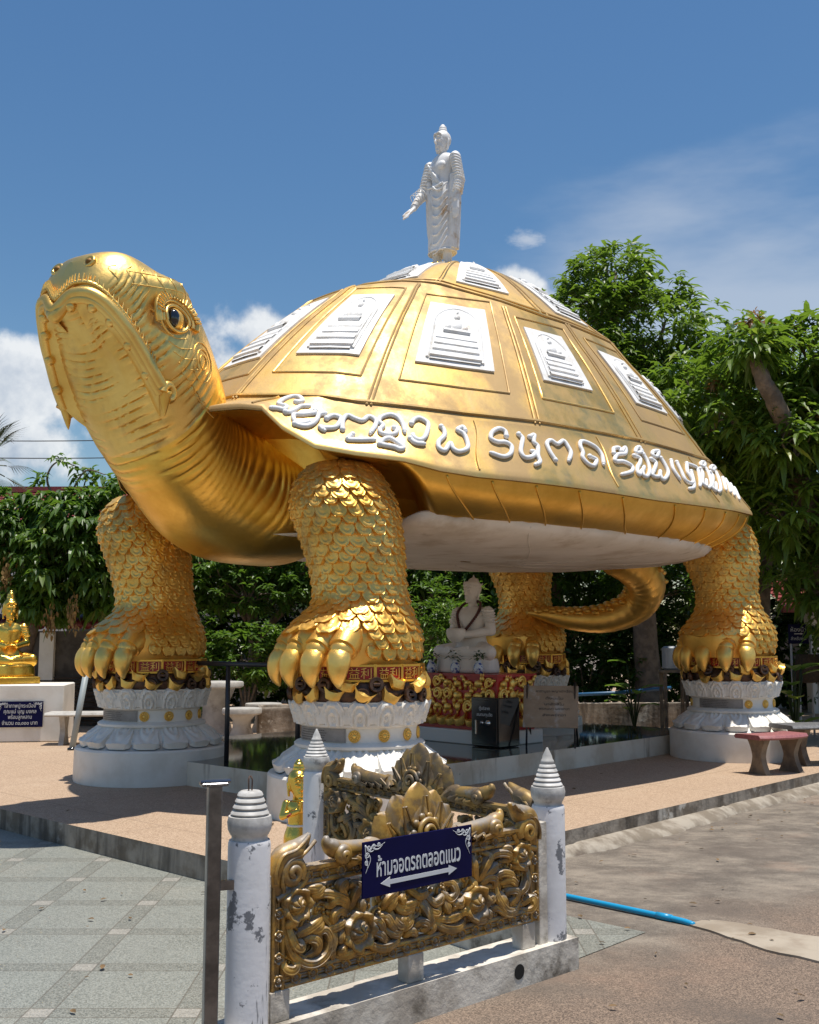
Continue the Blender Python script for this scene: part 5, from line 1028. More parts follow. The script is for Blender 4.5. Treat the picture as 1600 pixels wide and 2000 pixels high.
# vases on the altar
M_VASE = pm('blue_white_porcelain', (.62, .64, .68), (.03, .06, .28), 28., .52, .58, .15)
def vase(loc, lab, grp='blue and white vases on the altar'):
    v = thing('flower_vase', lab, 'vase', loc, 0, grp, False); b = MB(); b.lathe([(.03, 0), (.045, .005), (.062, .06), (.055, .10), (.03, .13), (.038, .155), (.04, .16), (.03, .158)], 20); b.build('vase_body', M_VASE, v)
    b = MB(); g = np.random.default_rng(int(loc[0]*100)+50)
    for k in range(46):
        a = g.uniform(0, 6.28); el = g.uniform(.1, 1.4); p = np.array([0, 0, .16])+np.array([math.cos(a)*math.cos(el), math.sin(a)*math.cos(el), math.sin(el)])*g.uniform(.03, .12); d = np.array([math.cos(a), math.sin(a), g.uniform(-.6, .5)]); s_ = np.array([-math.sin(a), math.cos(a), 0]); l = .07
        b.add([p, p+d*l*.5+s_*.016, p+d*l, p+d*l*.5-s_*.016], [[0, 1, 2, 3]])
    b.build('leaves', M_LEAFV, v, False)
M_LEAFV = pm('vase_leaves', (.05, .11, .03), (.02, .055, .015), 30., rough=.5)
def altp(x, y, z=0.): d_ = np.array([math.cos(RZ), math.sin(RZ)]); e_ = np.array([-math.sin(RZ), math.cos(RZ)]); return (*(ALT+d_*x+e_*y), z)
vase(altp(.29, -.32, 1.205), 'left blue and white vase with leaves at the front edge of the altar'); vase(altp(.29, .08, 1.205), 'middle blue and white vase with leaves at the front edge of the altar'); vase(altp(.25, .42, 1.205), 'right leafy vase at the altar corner above the black safe')
# black safe for donations
sf = thing('donation_safe', 'glossy black donation safe with white Thai lettering before the altar', 'safe', (.86, 12.13, .40), RZ+R(1), None, False)
M_BLK = pm('black_enamel_safe', (.008, .008, .009), rough=.12, coat=.5)
mb = MB(); mb.box((-.17, 0, .28), (.36, .42, .55), bev=.012); mb.build('body', M_BLK, sf, True, 30)
mb = MB(); mb.box((.014, 0, .28), (.012, .36, .49), bev=.004); mb.build('door', M_BLK, sf, False)
def xtext(body, size, y, z, x, w=None):
    V, F = text_mb(body, size, .002); k = 1 if w is None else w/np.ptp(V[:, 0]); b = MB(); b.add(np.c_[x+V[:, 2], y+V[:, 0]*k, z+V[:, 1]], F); return b
xtext('ตู้บริจาค', .05, -.0, .43, .022).build('lettering', M_SIGNW, sf, False); xtext('สมทบทุนวัด', .05, 0, .36, .022).build('lettering', M_SIGNW, sf, False)
M_CHR = pm('chrome', (.6, .6, .6), rough=.15, metal=1.)
mb = MB(); mb.lathe([(.034, 0), (.034, .012), (.024, .014), (.02, .03), (.0001, .032)], 20); mb.xf(Matrix.Translation((.02, .05, .27)) @ Matrix.Rotation(math.pi/2, 4, 'Y')); mb.build('dial', M_CHR, sf)
mb = MB(); mb.lathe([(.02, 0), (.02, .01), (.0001, .012)], 16); mb.xf(Matrix.Translation((.02, -.04, .27)) @ Matrix.Rotation(math.pi/2, 4, 'Y')); mb.build('keyhole', M_CHR, sf)
mb = MB(); mb.box((.03, -.12, .22), (.02, .02, .16), bev=.004); mb.build('handle', M_CHR, sf, False)
# sign board on an A-frame
ez = thing('easel_board', 'grey notice board with faded Thai text on an A-frame beside the safe', 'notice board', (1.60, 12.15, .40), RZ+R(34), None, False)
mb = MB(); mb.box((0, 0, 0), (.012, .62, .50), bev=.003); mb.xf(Matrix.Translation((.0, 0, .45)) @ Matrix.Rotation(R(-24), 4, 'Y')); mb.build('board', pm('glossy_notice', (.36, .27, .19), (.28, .21, .15), 4., rough=.12, c3=(.42, .38, .34), scale3=3.5, lo3=.5, hi3=.62), ez, False)
b = MB()
for i, (w, z, s_) in enumerate(((.42, .18, 'คาถาบูชา พญาเต่าเรือน'), (.2, .10, 'ตั้งนะโม'), (.22, .03, 'นาสังสิโม'), (.34, -.03, 'พรหมมา มหาเทวา'), (.26, -.10, 'สัพเพยักขา'))):
    b = MB(); V, F = text_mb(s_, .05, .002); k = w/np.ptp(V[:, 0]); b.add(np.c_[.008+V[:, 2], V[:, 0]*k+.04, z+V[:, 1]*.8], F)
    b.xf(Matrix.Translation((.0, 0, .45)) @ Matrix.Rotation(R(-24), 4, 'Y')); b.build('text_line', M_INK, ez, False)
for y in (-.27, .27):
    b = MB(); b.tube([(.10, y, .0), (-.09, y, .72)], .011, 8); b.build('front_leg', M_STEEL, ez); b = MB(); b.tube([(-.42, y, .0), (-.09, y*.98, .70)], .011, 8); b.build('rear_leg', M_STEEL, ez)
# child figure by the rear pillar
ch = thing('child_statue', 'small golden praying child figure with red bracelets, left of the rear pillar', 'statue', (-.735, 7.2, .17), math.atan2(-1, .35), None, False)
def child():
    mb = MB(); ellip(mb, [(.0, 0, 0, .085, .09), (.05, 0, 0, .09, .095), (.14, 0, 0, .088, .098), (.22, 0, 0, .065, .072), (.27, 0, 0, .062, .075), (.33, 0, 0, .062, .088), (.37, 0, 0, .045, .075)])
    for sg in (-1, 1): cap(mb, (0, sg*.085, .355), (.02, sg*.115, .275), .027, .023); cap(mb, (.02, sg*.115, .275), (.085, sg*.02, .315), .022, .016); cap(mb, (.085, sg*.012, .315), (.10, sg*.006, .375), .015, .010)
    head_on(mb, (.0, 0, .465), .78, (1, 0), True); return mb
remesh(child(), 'body', G_FIG, ch, .0045, 2, False)
mb = MB()
for sg in (-1, 1): a = np.linspace(0, 2*math.pi, 13); mb.tube(np.c_[.05+.020*np.cos(a), sg*.07+.02*np.sin(a), .297+.018*np.sin(a)], .007, 6)
mb.build('bracelet', pm('red_beads', (.35, .02, .015), rough=.4), ch)
mb = MB(); a = np.linspace(0, 2*math.pi, 25); mb.tube(np.c_[.066*np.cos(a), .073*np.sin(a), np.full(25, .215)], .008, 6); mb.build('belt', WHITE_CLEAN, ch)
# ------------------------------------------------------------------ trees and planting
def leaf_mat(name, c1, c2, c3, gloss=.40, trans=.45):
    m, t, b, co = new_mat(name); a = t.n('Attribute', attribute_name='leaf_tone').outputs['Fac']
    c = t.mix(t.ramp(a, 0., .75), c4(c1), c4(c2)); c = t.mix(t.ramp(a, .80, 1.), c, c4(c3))
    t.put(b.inputs['Base Color'], c); b.inputs['Roughness'].default_value = gloss
    tr = t.n('BsdfTranslucent', {'Color': t.mix(.5, c, c4((c2[0]*2.2, c2[1]*2.2, c2[2]*.8)))}); mx = t.n('MixShader', {0: trans})
    t.nt.links.new(b.outputs[0], mx.inputs[1]); t.nt.links.new(tr.outputs[0], mx.inputs[2]); t.nt.links.new(mx.outputs[0], t.nt.nodes['Material Output'].inputs[0]); return m
M_BARK = pm('grey_brown_bark', (.20, .15, .11), (.11, .085, .065), 6., .4, .62, .9, bump=.6, bscale=18, bdist=.03)
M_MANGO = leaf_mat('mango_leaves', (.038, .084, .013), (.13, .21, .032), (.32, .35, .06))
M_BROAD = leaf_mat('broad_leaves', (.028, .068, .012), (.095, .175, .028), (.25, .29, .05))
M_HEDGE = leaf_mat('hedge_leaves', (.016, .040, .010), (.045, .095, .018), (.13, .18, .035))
M_BRONZELEAF = leaf_mat('young_bronze_leaves', (.15, .07, .03), (.22, .11, .05), (.25, .16, .06))
def leaves(P, D, L, W, droop, g, mb_attr=None):
    """folded, drooping blades: P base points, D directions, L lengths"""
    n = len(P); up = np.array([0, 0, 1.]); S = np.cross(D, up); S += g.normal(0, .25, S.shape); S -= D*np.sum(S*D, 1)[:, None]; S /= np.linalg.norm(S, axis=1)[:, None]+1e-9; Nn = np.cross(S, D)
    L = L[:, None]; out = []
    for t, w in ((0, 0), (.33, 1), (.68, .85), (1., 0)):
        c = P+D*L*t+np.array([0, 0, -1.])*L*droop[:, None]*t*t
        if w == 0: out.append(c)
        else: out += [c-S*L*W*w+Nn*L*W*.35, c, c+S*L*W*w+Nn*L*W*.35]
    V = np.stack(out, 1).reshape(-1, 3); o = np.arange(n)[:, None]*8
    tri = np.array([[0, 1, 2], [0, 2, 3], [4, 7, 5], [5, 7, 6]]); quad = np.array([[1, 4, 5, 2], [2, 5, 6, 3]])
    T = (o[:, :, None]+tri[None]).reshape(-1, 3); Q = (o[:, :, None]+quad[None]).reshape(-1, 4)
    return V, T, Q
def crown(name, blobs, mat, parent, g, leaf=.22, W=.13, per=11, droop=.35, tone=(0, 1), shell=.45, extra=None, twigs=0):
    """blobs: (x, y, z, rx, ry, rz, clusters); leaf rosettes spread through each blob, thicker at its skin"""
    C, O = [], []
    for x, y, z, rx, ry, rz, n in blobs:
        d = g.normal(size=(n, 3)); d /= np.linalg.norm(d, axis=1)[:, None]; r = g.uniform(shell, 1, n)**.6*(1+.22*np.sin(d[:, 0]*5+x*3)*np.cos(d[:, 2]*6+y)+g.normal(0, .07, n))
        C.append(np.array([x, y, z])+d*r[:, None]*np.array([rx, ry, rz])); O.append(d)
    C = np.concatenate(C); O = np.concatenate(O); k = len(C); ct = g.uniform(0, 1, k)
    if extra is not None: C = np.concatenate([C, extra]); O = np.concatenate([O, np.tile([0, 0, 1.], (len(extra), 1))]); ct = np.concatenate([ct, g.uniform(.4, 1, len(extra))]); k = len(C)
    if twigs:
        tb = MB()
        for i in g.choice(k, min(twigs, k), replace=False):
            b_ = np.array(min(blobs, key=lambda q: np.sum((np.array(q[:3])-C[i])**2))[:3]); md = (b_+C[i])/2+g.normal(0, .08, 3); tb.tube(cr([b_-[0, 0, .25], md, C[i]], 9), np.linspace(.022, .006, 9), 5)
        tag(tb.build('twigs', M_BARK, parent), kind='stuff')
    m = per; az = g.uniform(0, 2*math.pi, (k, 1))+np.arange(m)[None]*2.4; el = g.uniform(-.5, .75, (k, m)); dd = np.stack([np.cos(az)*np.cos(el), np.sin(az)*np.cos(el), np.sin(el)], -1)+O[:, None]*.45
    dd /= np.linalg.norm(dd, axis=-1)[..., None]; P = (C[:, None]+dd*.02+g.normal(0, leaf*.12, (k, m, 3))).reshape(-1, 3); D = dd.reshape(-1, 3); n = len(P)
    Ls = leaf*g.uniform(.6, 1.15, n)*np.repeat(g.uniform(.62, 1.28, k), m); V, T, Q = leaves(P, D, Ls, W, g.uniform(droop*.4, droop*1.5, n), g)
    mb = MB(); mb.add(V, T); mb.F.append(Q.astype(np.int64)); o = mb.build(name, mat, parent, False)
    tn = np.clip(np.repeat(ct, m)*.62+g.uniform(0, .38, n), 0, 1); tn = tone[0]+(tone[1]-tone[0])*tn
    at = o.data.attributes.new('leaf_tone', 'FLOAT', 'FACE'); at.data.foreach_set('value', np.concatenate([np.repeat(tn, 4), np.repeat(tn, 2)]).astype(np.float32)); return o
def limbs(name, paths, parent, mat=M_BARK):
    mb = MB()
    for pts, r0, r1 in paths:
        n = 6*len(pts); q = cr(np.array(pts, float), n); q[1:-1] += rng.normal(0, r0*.035, (n-2, 3)); mb.tube(q, np.linspace(r0, r1, n), 10)
    return mb.build(name, mat, parent, True)
def tree(name, label, cat, base, blobs, trunk, mat, seed, group=None, **kw):
    t = thing(name, label, cat, base, 0, group, True); g = np.random.default_rng(seed)
    limbs('trunk', trunk, t); crown('crown', blobs, mat, t, g, twigs=70, **kw); return t
# mango trees on the right
tree('mango_tree', 'tall dense mango tree rising behind the shell right of the standing figure', 'tree', (4.3, 19.2, .17),
     [(3.75, 19, 8.3, .85, .9, .75, 150), (3.2, 18.8, 7.3, .95, 1.0, .8, 190), (4.3, 18.8, 7.2, 1.25, 1.1, .9, 260), (3.5, 18.6, 6.2, 1.25, 1.1, .9, 250), (4.9, 18.8, 6.1, 1.15, 1.1, .9, 220), (4.2, 19.2, 5.0, 1.7, 1.4, 1.1, 300), (5.4, 19.2, 4.6, 1.4, 1.3, 1.2, 260), (3.2, 19.6, 4.2, 1.6, 1.2, 1.1, 220)],
     [([(4.3, 19.2, .17), (4.25, 19.2, 2), (4.1, 19.1, 4), (3.9, 19, 6), (3.75, 19, 8.2)], .26, .05), ([(4.15, 19.1, 3.6), (4.6, 18.9, 5), (4.9, 18.8, 6.4)], .14, .03), ([(4.05, 19.1, 4.4), (3.5, 18.8, 5.8), (3.2, 18.8, 7.2)], .12, .03), ([(3.95, 19, 5.6), (4.3, 18.6, 6.4), (4.6, 18.4, 7.3)], .09, .02)],
     M_MANGO, 21, leaf=.25, per=11, droop=.45)
t = tree('mango_tree', 'near mango tree at the right edge with a thick bare bent limb and bronze shoots', 'tree', (6.3, 15.6, .17),
     [(5.05, 15.2, 5.9, .55, .6, .5, 60), (5.9, 15.3, 5.7, .75, .8, .6, 90), (6.9, 15.4, 5.6, .9, .8, .7, 90), (4.6, 15.6, 5.0, .75, .8, .6, 90), (5.4, 15.0, 4.55, .7, .7, .6, 95), (6.5, 15.2, 4.5, .9, .8, .8, 110), (5.5, 15.2, 3.5, .7, .7, .7, 95), (6.6, 15.2, 3.3, .9, .7, .8, 110), (4.8, 16.0, 4.0, .7, .7, .8, 90), (6.1, 15.2, 2.5, .7, .7, .6, 80), (4.55, 16.6, 5.75, .6, .6, .5, 50), (4.82, 14.42, 5.72, .32, .3, .24, 20), (5.35, 14.5, 4.35, .35, .3, .3, 16)],
     [([(6.3, 15.6, .17), (6.2, 15.6, 1.6), (6.0, 15.5, 3.0), (5.55, 15.0, 4.2), (5.18, 14.5, 4.78), (4.93, 14.35, 5.15), (4.84, 14.4, 5.5)], .2, .095), ([(6.05, 15.5, 2.8), (6.5, 15.3, 4), (6.8, 15.3, 5.3)], .12, .04), ([(5.9, 15.5, 3.6), (5.3, 15.3, 4.2), (4.7, 15.6, 5)], .08, .02)],
     M_MANGO, 22, leaf=.30, W=.13, per=12, droop=.55, tone=(.1, 1))
for i_, b_ in enumerate([(5.1, 15.0, 6.25, .28, .3, .12, 8), (5.75, 15.1, 6.1, .12, .2, .15, 4), (4.55, 15.3, 5.45, .12, .1, .1, 3), (5.75, 14.7, 4.75, .15, .1, .1, 4)]): crown('young_shoots', [b_], M_BRONZELEAF, t, np.random.default_rng(5+i_), leaf=.2, per=9, droop=.7)
tree('mango_tree', 'mid mango tree in the gap between the tall one and the near one', 'tree', (6.4, 19.5, .17),
     [(6.2, 19.3, 6.3, 1.0, 1, .8, 150), (7.2, 19.3, 6.0, 1.1, 1, .9, 150), (6.2, 19.2, 4.9, 1.2, 1, 1.0, 190), (7.6, 19.2, 4.6, 1.2, 1, 1.1, 170), (6.6, 19.0, 3.4, 1.4, 1, .9, 180), (8.4, 19.3, 3.2, 1.3, 1, 1.1, 120)],
     [([(6.4, 19.5, .17), (6.5, 19.5, 2.5), (6.7, 19.4, 4.5), (6.6, 19.3, 6)], .2, .04), ([(6.5, 19.4, 2.8), (7.2, 19.3, 4.6)], .1, .03)], M_MANGO, 23, leaf=.25, per=10, droop=.45)
# trees behind the turtle, seen below its belly; hidden upper crowns added to cast shade
BACK = [('dark_tree', 'dark leafy tree behind the tail and rear legs', (3.0, 21.5), [(2.6, 21.2, 4.6, 1.8, 1.2, 1.2, 260), (3.8, 21, 3.4, 1.6, 1, 1.0, 260), (2.2, 20.8, 2.9, 1.5, .9, .7, 240), (4.8, 20.8, 2.6, 1.5, .9, .8, 220)]),
        ('dark_tree', 'dark leafy tree behind the seated stone figure', (.2, 21.5), [(.1, 21.2, 4.6, 1.8, 1.2, 1.1, 260), (.8, 20.6, 3.1, 1.3, .9, .8, 240), (-.6, 20.8, 3.0, 1.4, .9, .8, 260), (.6, 20.4, 2.3, 1.2, .8, .6, 200)]),
        ('dark_tree', 'dark leafy tree between the two front legs of the turtle', (-3.2, 21), [(-2.6, 20.6, 4.6, 1.8, 1.2, 1.0, 260), (-3.4, 20.2, 3.3, 1.5, 1, .8, 320), (-2.0, 20.2, 3.1, 1.3, .9, .8, 280), (-3.0, 19.8, 2.55, 1.5, .8, .45, 240), (-4.4, 20.4, 3.2, 1.2, .9, .8, 200)])]
for i, (nm, lb, b, bl) in enumerate(BACK):
    x, y = b; tree(nm, lb, 'tree', (x, y, .17), bl, [([(x, y, .17), (x+.15, y, 1.6), (x-.1, y-.1, 3.2), (x, y-.1, 4.6)], .16, .05), ([(x+.1, y, 1.5), (x+1.1, y-.5, 2.6), (x+1.6, y-.6, 3.4)], .09, .03), ([(x, y, 2.), (x-.9, y-.3, 3.2)], .08, .03)], M_BROAD, 40+i, 'dark trees behind the turtle', leaf=.17, W=.2, per=10, droop=.4, tone=(0, .95))
# left tree with drooping leaves
n_before = set(bpy.data.objects)
t = tree('drooping_tree', 'leafy tree with drooping foliage and dry seed clusters at the left, before the red roof', 'tree', (-6.2, 16.6, .17),
     [(-6.5, 16.2, 3.35, .95, .9, .5, 210), (-5.2, 16.0, 3.3, .9, .9, .5, 220), (-4.5, 16.1, 3.25, .55, .8, .65, 150), (-6.6, 16, 2.9, .9, .8, .45, 150), (-5.3, 15.8, 2.7, .85, .8, .6, 230), (-4.6, 15.9, 2.3, .6, .7, .6, 170), (-5.6, 15.8, 2.1, .7, .7, .45, 150), (-4.1, 16.8, 3.2, .8, .8, .9, 170), (-7.6, 16.2, 3.1, .9, .9, .7, 120)],
     [([(-6.2, 16.6, .17), (-6.1, 16.5, 1.2), (-5.7, 16.3, 2.4), (-5.4, 16.1, 3.6)], .14, .05), ([(-6.1, 16.5, 1.4), (-6.5, 16.3, 2.6), (-6.6, 16.2, 3.6)], .09, .03), ([(-5.5, 16.2, 3.4), (-5.75, 16.1, 3.95), (-5.6, 16.1, 4.28), (-5.25, 16.1, 4.2)], .025, .008), ([(-5.4, 16.1, 3.6), (-5.1, 16.0, 4.1), (-4.75, 16, 4.05)], .02, .008)],
     M_BROAD, 31, leaf=.2, W=.21, per=11, droop=.75, tone=(.1, 1), extra=np.array([(-5.85, 16.1, 4.0), (-5.9, 16.1, 3.9), (-5.62, 16.1, 4.33), (-5.5, 16.1, 4.28), (-5.35, 16.1, 4.22), (-5.2, 16.1, 4.12), (-5.05, 16.1, 4.12), (-4.9, 16, 4.05), (-4.75, 16, 4.0), (-5.25, 16.1, 4.0), (-4.6, 16, 3.95), (-5.0, 16.1, 3.95)]))
g = np.random.default_rng(77)
for (x, y, z) in ((-6.05, 15.3, 2.35), (-5.3, 15.2, 1.62), (-6.5, 15.3, 2.6), (-4.95, 15.2, 1.75)):
    pts = np.array([x, y, z])+g.normal(0, 1, (60, 3))*np.array([.045, .045, .13]); V, T, Q = leaves(pts, np.tile([0, 0, -1.], (60, 1))+g.normal(0, .2, (60, 3)), np.full(60, .09), .25, np.full(60, .1), g); mb = MB(); mb.add(V, T); mb.F.append(Q.astype(np.int64)); mb.build('seed_cluster', pm('dry_seeds', (.30, .19, .06), (.18, .10, .035), 30., rough=.8), t, False)
t.location.y += 1.5; t.location.x -= .35; t.location.z += .30
# shrubs and hedge below
def shrub(label, blobs, seed, leaf=.11, mat=None, tone=(0, 1), per=9, W=.24, name='shrub', group=None):
    x, y, z = blobs[0][:3]; s_ = thing(name, label, 'shrub', (x, y, .17), 0, group, True); g = np.random.default_rng(seed)
    limbs('stems', [([(x, y, .17), (x+dx*.4, y+.05, z*.6), (x+dx, y, z)], .03, .01) for dx in (-.35, -.1, .15, .4)], s_); crown('foliage', blobs, mat or M_HEDGE, s_, g, leaf=leaf, W=W, per=per, droop=.3, tone=tone, shell=.2); return s_
shrub('sunlit green shrub behind the stone table', [(-2.9, 19.0, 1.35, 1.0, .6, .75, 230), (-3.6, 19.1, 1.5, .6, .5, .6, 130), (-2.0, 19.1, 1.3, .7, .5, .7, 150)], 51, .13, M_BROAD, (.25, 1))
shrub('bushy hedge behind the altar, left of the seated figure', [(.1, 18.6, 1.3, .8, .6, 1.0, 220), (.6, 18.8, 1.9, .8, .6, .8, 170)], 52, .15, M_BROAD, (.2, 1), W=.13)
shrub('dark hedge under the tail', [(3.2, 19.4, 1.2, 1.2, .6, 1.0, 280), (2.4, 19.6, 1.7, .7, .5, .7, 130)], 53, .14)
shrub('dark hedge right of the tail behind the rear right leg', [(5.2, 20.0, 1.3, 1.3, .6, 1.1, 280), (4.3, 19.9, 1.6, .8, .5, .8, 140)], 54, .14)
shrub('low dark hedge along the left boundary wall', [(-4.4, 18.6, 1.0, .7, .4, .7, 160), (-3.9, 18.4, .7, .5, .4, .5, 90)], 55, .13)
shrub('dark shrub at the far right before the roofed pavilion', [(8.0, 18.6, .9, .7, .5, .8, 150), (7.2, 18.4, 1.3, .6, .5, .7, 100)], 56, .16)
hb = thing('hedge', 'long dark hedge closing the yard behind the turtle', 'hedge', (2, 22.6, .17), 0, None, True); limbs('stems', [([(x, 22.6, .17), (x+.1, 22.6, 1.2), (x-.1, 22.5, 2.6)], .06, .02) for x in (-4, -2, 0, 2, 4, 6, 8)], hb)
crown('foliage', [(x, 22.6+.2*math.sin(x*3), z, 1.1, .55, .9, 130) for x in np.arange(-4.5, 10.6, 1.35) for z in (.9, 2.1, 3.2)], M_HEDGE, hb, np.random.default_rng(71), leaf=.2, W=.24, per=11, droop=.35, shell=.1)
# broad-leaved plant beside the rear right pedestal
def bigleaf(label, x, y, n, L_, seed, hz=.17):
    p = thing('broadleaf_plant', label, 'plant', (x, y, hz), 0, None, True); g = np.random.default_rng(seed); mb = MB(); st_ = MB(); tn = []
    for k in range(n):
        a = g.uniform(0, 6.28); h = g.uniform(.25, 1.05); b0 = np.array([x, y, hz]); tip = b0+np.array([math.cos(a)*.12, math.sin(a)*.12, h]); st_.tube(cr([b0, (b0+tip)/2+np.array([0, 0, .05]), tip], 8), np.linspace(.016, .008, 8), 6)
        d = np.array([math.cos(a), math.sin(a), .5]); d /= np.linalg.norm(d); s_ = np.array([-math.sin(a), math.cos(a), 0]); q = np.linspace(0, 1, 8); w = .22*np.sin(np.pi*q**.8)*L_
        c = tip+q[:, None]*d*L_+np.array([0, 0, -1.])*(q**2)[:, None]*.35*L_; mb.grid(np.stack([c-s_*w[:, None]+[0, 0, .02], c, c+s_*w[:, None]+[0, 0, .02]], 1)); tn += [g.uniform(.4, 1)]*14
    st_.build('stems', M_HEDGE, p); o = mb.build('leaves', M_BROAD, p); at = o.data.attributes.new('leaf_tone', 'FLOAT', 'FACE'); at.data.foreach_set('value', np.array(tn, np.float32))
bigleaf('broad-leaved green plant beside the pedestal at the right', 5.35, 14.9, 16, .5, 61)
bigleaf('broad-leaved plant in the dark beside the grey water tank', 3.6, 17.2, 10, .4, 63)
# palm fronds at the left edge
PALM_DX = -.42
pa = thing('palm', 'palm fronds entering at the left edge above the red roof', 'palm', (-8.15, 20.5, .17), 0, None, True); limbs('trunk', [([(-8.15, 20.5, .17), (-8.1, 20.5, 2.5), (-8.05, 20.5, 5)], .16, .12)], pa)
g = np.random.default_rng(9); mb = MB(); 
for k in range(26):
    a = k*2.4; el = g.uniform(-.5, 1.1); q = np.linspace(0, 1, 9); d = np.array([math.cos(a)*math.cos(el), math.sin(a)*math.cos(el), math.sin(el)]); c = np.array([-8.05, 20.5, 5.05])+q[:, None]*d*.55; mb.tube(c, .012, 5)
    for j in range(15):
        b_ = (j/14-.5)*3.4; s_ = np.array([-math.sin(a), math.cos(a), 0]); dd = d*math.cos(b_*.5)+s_*math.sin(b_*.5); dd /= np.linalg.norm(dd); w = np.cross(dd, [0, 0, 1.]); w /= np.linalg.norm(w)+1e-6; p0 = c[-1]; l = .75*(1-.25*abs(b_)); p1 = p0+dd*l*.6; p2 = p0+dd*l+np.array([0, 0, -.12]); mb.add([p0, p1+w*.010, p2, p1-w*.010], [[0, 1, 2, 3]])
mb.build('fronds', pm('palm_green', (.045, .085, .03), (.10, .12, .06), 8., rough=.45), pa, False)
pa.location.x += PALM_DX
# ------------------------------------------------------------------ buildings and walls beyond
M_TILE = pm('red_roof_tiles', (.27, .05, .045), (.19, .032, .03), 6., rough=.5)
M_WALLW = pm('white_house_wall', (.62, .62, .61), (.54, .54, .53), 2., rough=.8)
def roof_mb(mb, x0, x1, y0, y1, z0, z1, rows=16):
    """single slope of overlapping tiles rising from y0 to y1"""
    for i in range(rows):
        a, b_ = i/rows, (i+1)/rows; ya, yb = y0+(y1-y0)*a, y0+(y1-y0)*b_+.02; za, zb_ = z0+(z1-z0)*a, z0+(z1-z0)*b_; x = np.linspace(x0, x1, int((x1-x0)/.11)+1); wv = .018*np.abs(np.sin(np.arange(len(x))*math.pi/2))
        mb.grid(np.stack([np.c_[x, np.full(len(x), ya), za+wv], np.c_[x, np.full(len(x), yb), zb_-.03+wv]], 1)); mb.grid(np.stack([np.c_[x, np.full(len(x), ya), za+wv], np.c_[x, np.full(len(x), ya), za+wv-.035]], 1))
h = thing('house', 'house with long red tiled roof behind the leafy tree at the left', 'house', (-8.5, 28, 0), 0, None, True)
mb = MB(); mb.box((-9, 29.5, 2.1), (9, 5, 4.2)); mb.build('wall', M_WALLW, h, False)
mb = MB(); roof_mb(mb, -13.8, -4.4, 26.4, 29.5, 4.35, 5.75); roof_mb(mb, -13.8, -4.4, 32.6, 29.5, 4.35, 5.75, 4); mb.box((-9.1, 29.5, 5.80), (9.6, .25, .16)); mb.box((-9.1, 26.38, 4.28), (9.4, .06, .18)); mb.build('roof', M_TILE, h, False)
for x in (-8.2, -6.2): mb = MB(); mb.box((x, 26.99, 2.2), (1.0, .05, 1.3)); mb.build('window', pm('dark_window', (.03, .035, .04), rough=.1), h, False)
h = thing('house', 'white walled low house glimpsed through shrubs behind the stone table', 'house', (-2, 24.5, 0), 0, None, True)
mb = MB(); mb.box((-2.2, 26, 1.5), (9, 3, 3.0)); mb.build('wall', M_WALLW, h, False); mb = MB(); roof_mb(mb, -7, 2.6, 24.0, 26, 3.0, 4.0); mb.build('roof', M_TILE, h, False)
for x in (-3.4, -1.2): mb = MB(); mb.box((x, 24.49, 1.7), (.9, .04, 1.1)); mb.build('window', pm('blue_grey_window', (.08, .11, .18), rough=.15), h, False)
h = thing('pavilion', 'white columned pavilion with red eave at the right edge', 'pavilion', (8.6, 21, 0), 0, None, True)
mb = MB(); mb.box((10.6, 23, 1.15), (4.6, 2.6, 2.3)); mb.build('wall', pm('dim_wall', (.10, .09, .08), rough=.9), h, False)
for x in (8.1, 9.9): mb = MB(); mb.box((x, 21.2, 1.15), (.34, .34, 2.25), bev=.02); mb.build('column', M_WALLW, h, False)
mb = MB(); roof_mb(mb, 7.2, 13.2, 20.4, 22.5, 2.25, 3.1, 10); mb.box((10.2, 20.5, 2.18), (6.0, .12, .10)); mb.build('roof', M_TILE, h, False)
# boundary wall at the left with pilasters and tiled coping
w = thing('boundary_wall', 'dark mould-stained boundary wall with white pilasters and red tiled coping at the left', 'wall', (-6.5, 18, .17), 0, None, True)
mb = MB(); mb.box((-7.2, 18.1, .95), (5.8, .22, 1.6)); mb.build('wall_face', pm('mouldy_wall', (.10, .09, .08), (.045, .04, .036), 3., .4, .65, .9, bump=.4, bscale=14, c3=(.22, .20, .18), scale3=2., lo3=.62, hi3=.75), w, False)
for x in (-9.0, -8.0, -7.05, -6.1, -5.15): mb = MB(); mb.box((x, 17.95, 1.25), (.24, .12, .95)); mb.build('pilaster', WHITE, w, False)
mb = MB()
for k in range(36): mb.tube([(-10.0+.158*k, 17.86, 1.84), (-10.0+.158*k, 18.1, 1.98), (-10.0+.158*k, 18.34, 1.84)], .075, 8)
mb.build('coping_tiles', pm('maroon_tiles', (.13, .02, .022), rough=.5), w)
mb = MB()
for k in range(16):
    x = np.linspace(-7.6, -4.5, 60); mb.tube(np.c_[x, 17.93-.04*np.sign(np.sin(x*9+k*math.pi)), np.full(60, .22+.05*k)], .014, 5)
mb.build('woven_panel', pm('woven_dark_wood', (.05, .035, .025), rough=.8), w)
# wires
for i, (za, zb_, lb) in enumerate(((6.2, 6.05, 'upper dark overhead wire crossing the clouds at the left'), (5.85, 5.65, 'lower dark overhead wire crossing the clouds at the left'))):
    q = np.linspace(0, 1, 24); mb = MB(); mb.tube(np.c_[-16+14*q, 22.5+0*q, za+(zb_-za)*q-.25*np.sin(q*math.pi)], .011, 5); tag(mb.build('overhead_wire', pm('black_cable', (.015, .015, .015), rough=.6)), lb, 'wire')
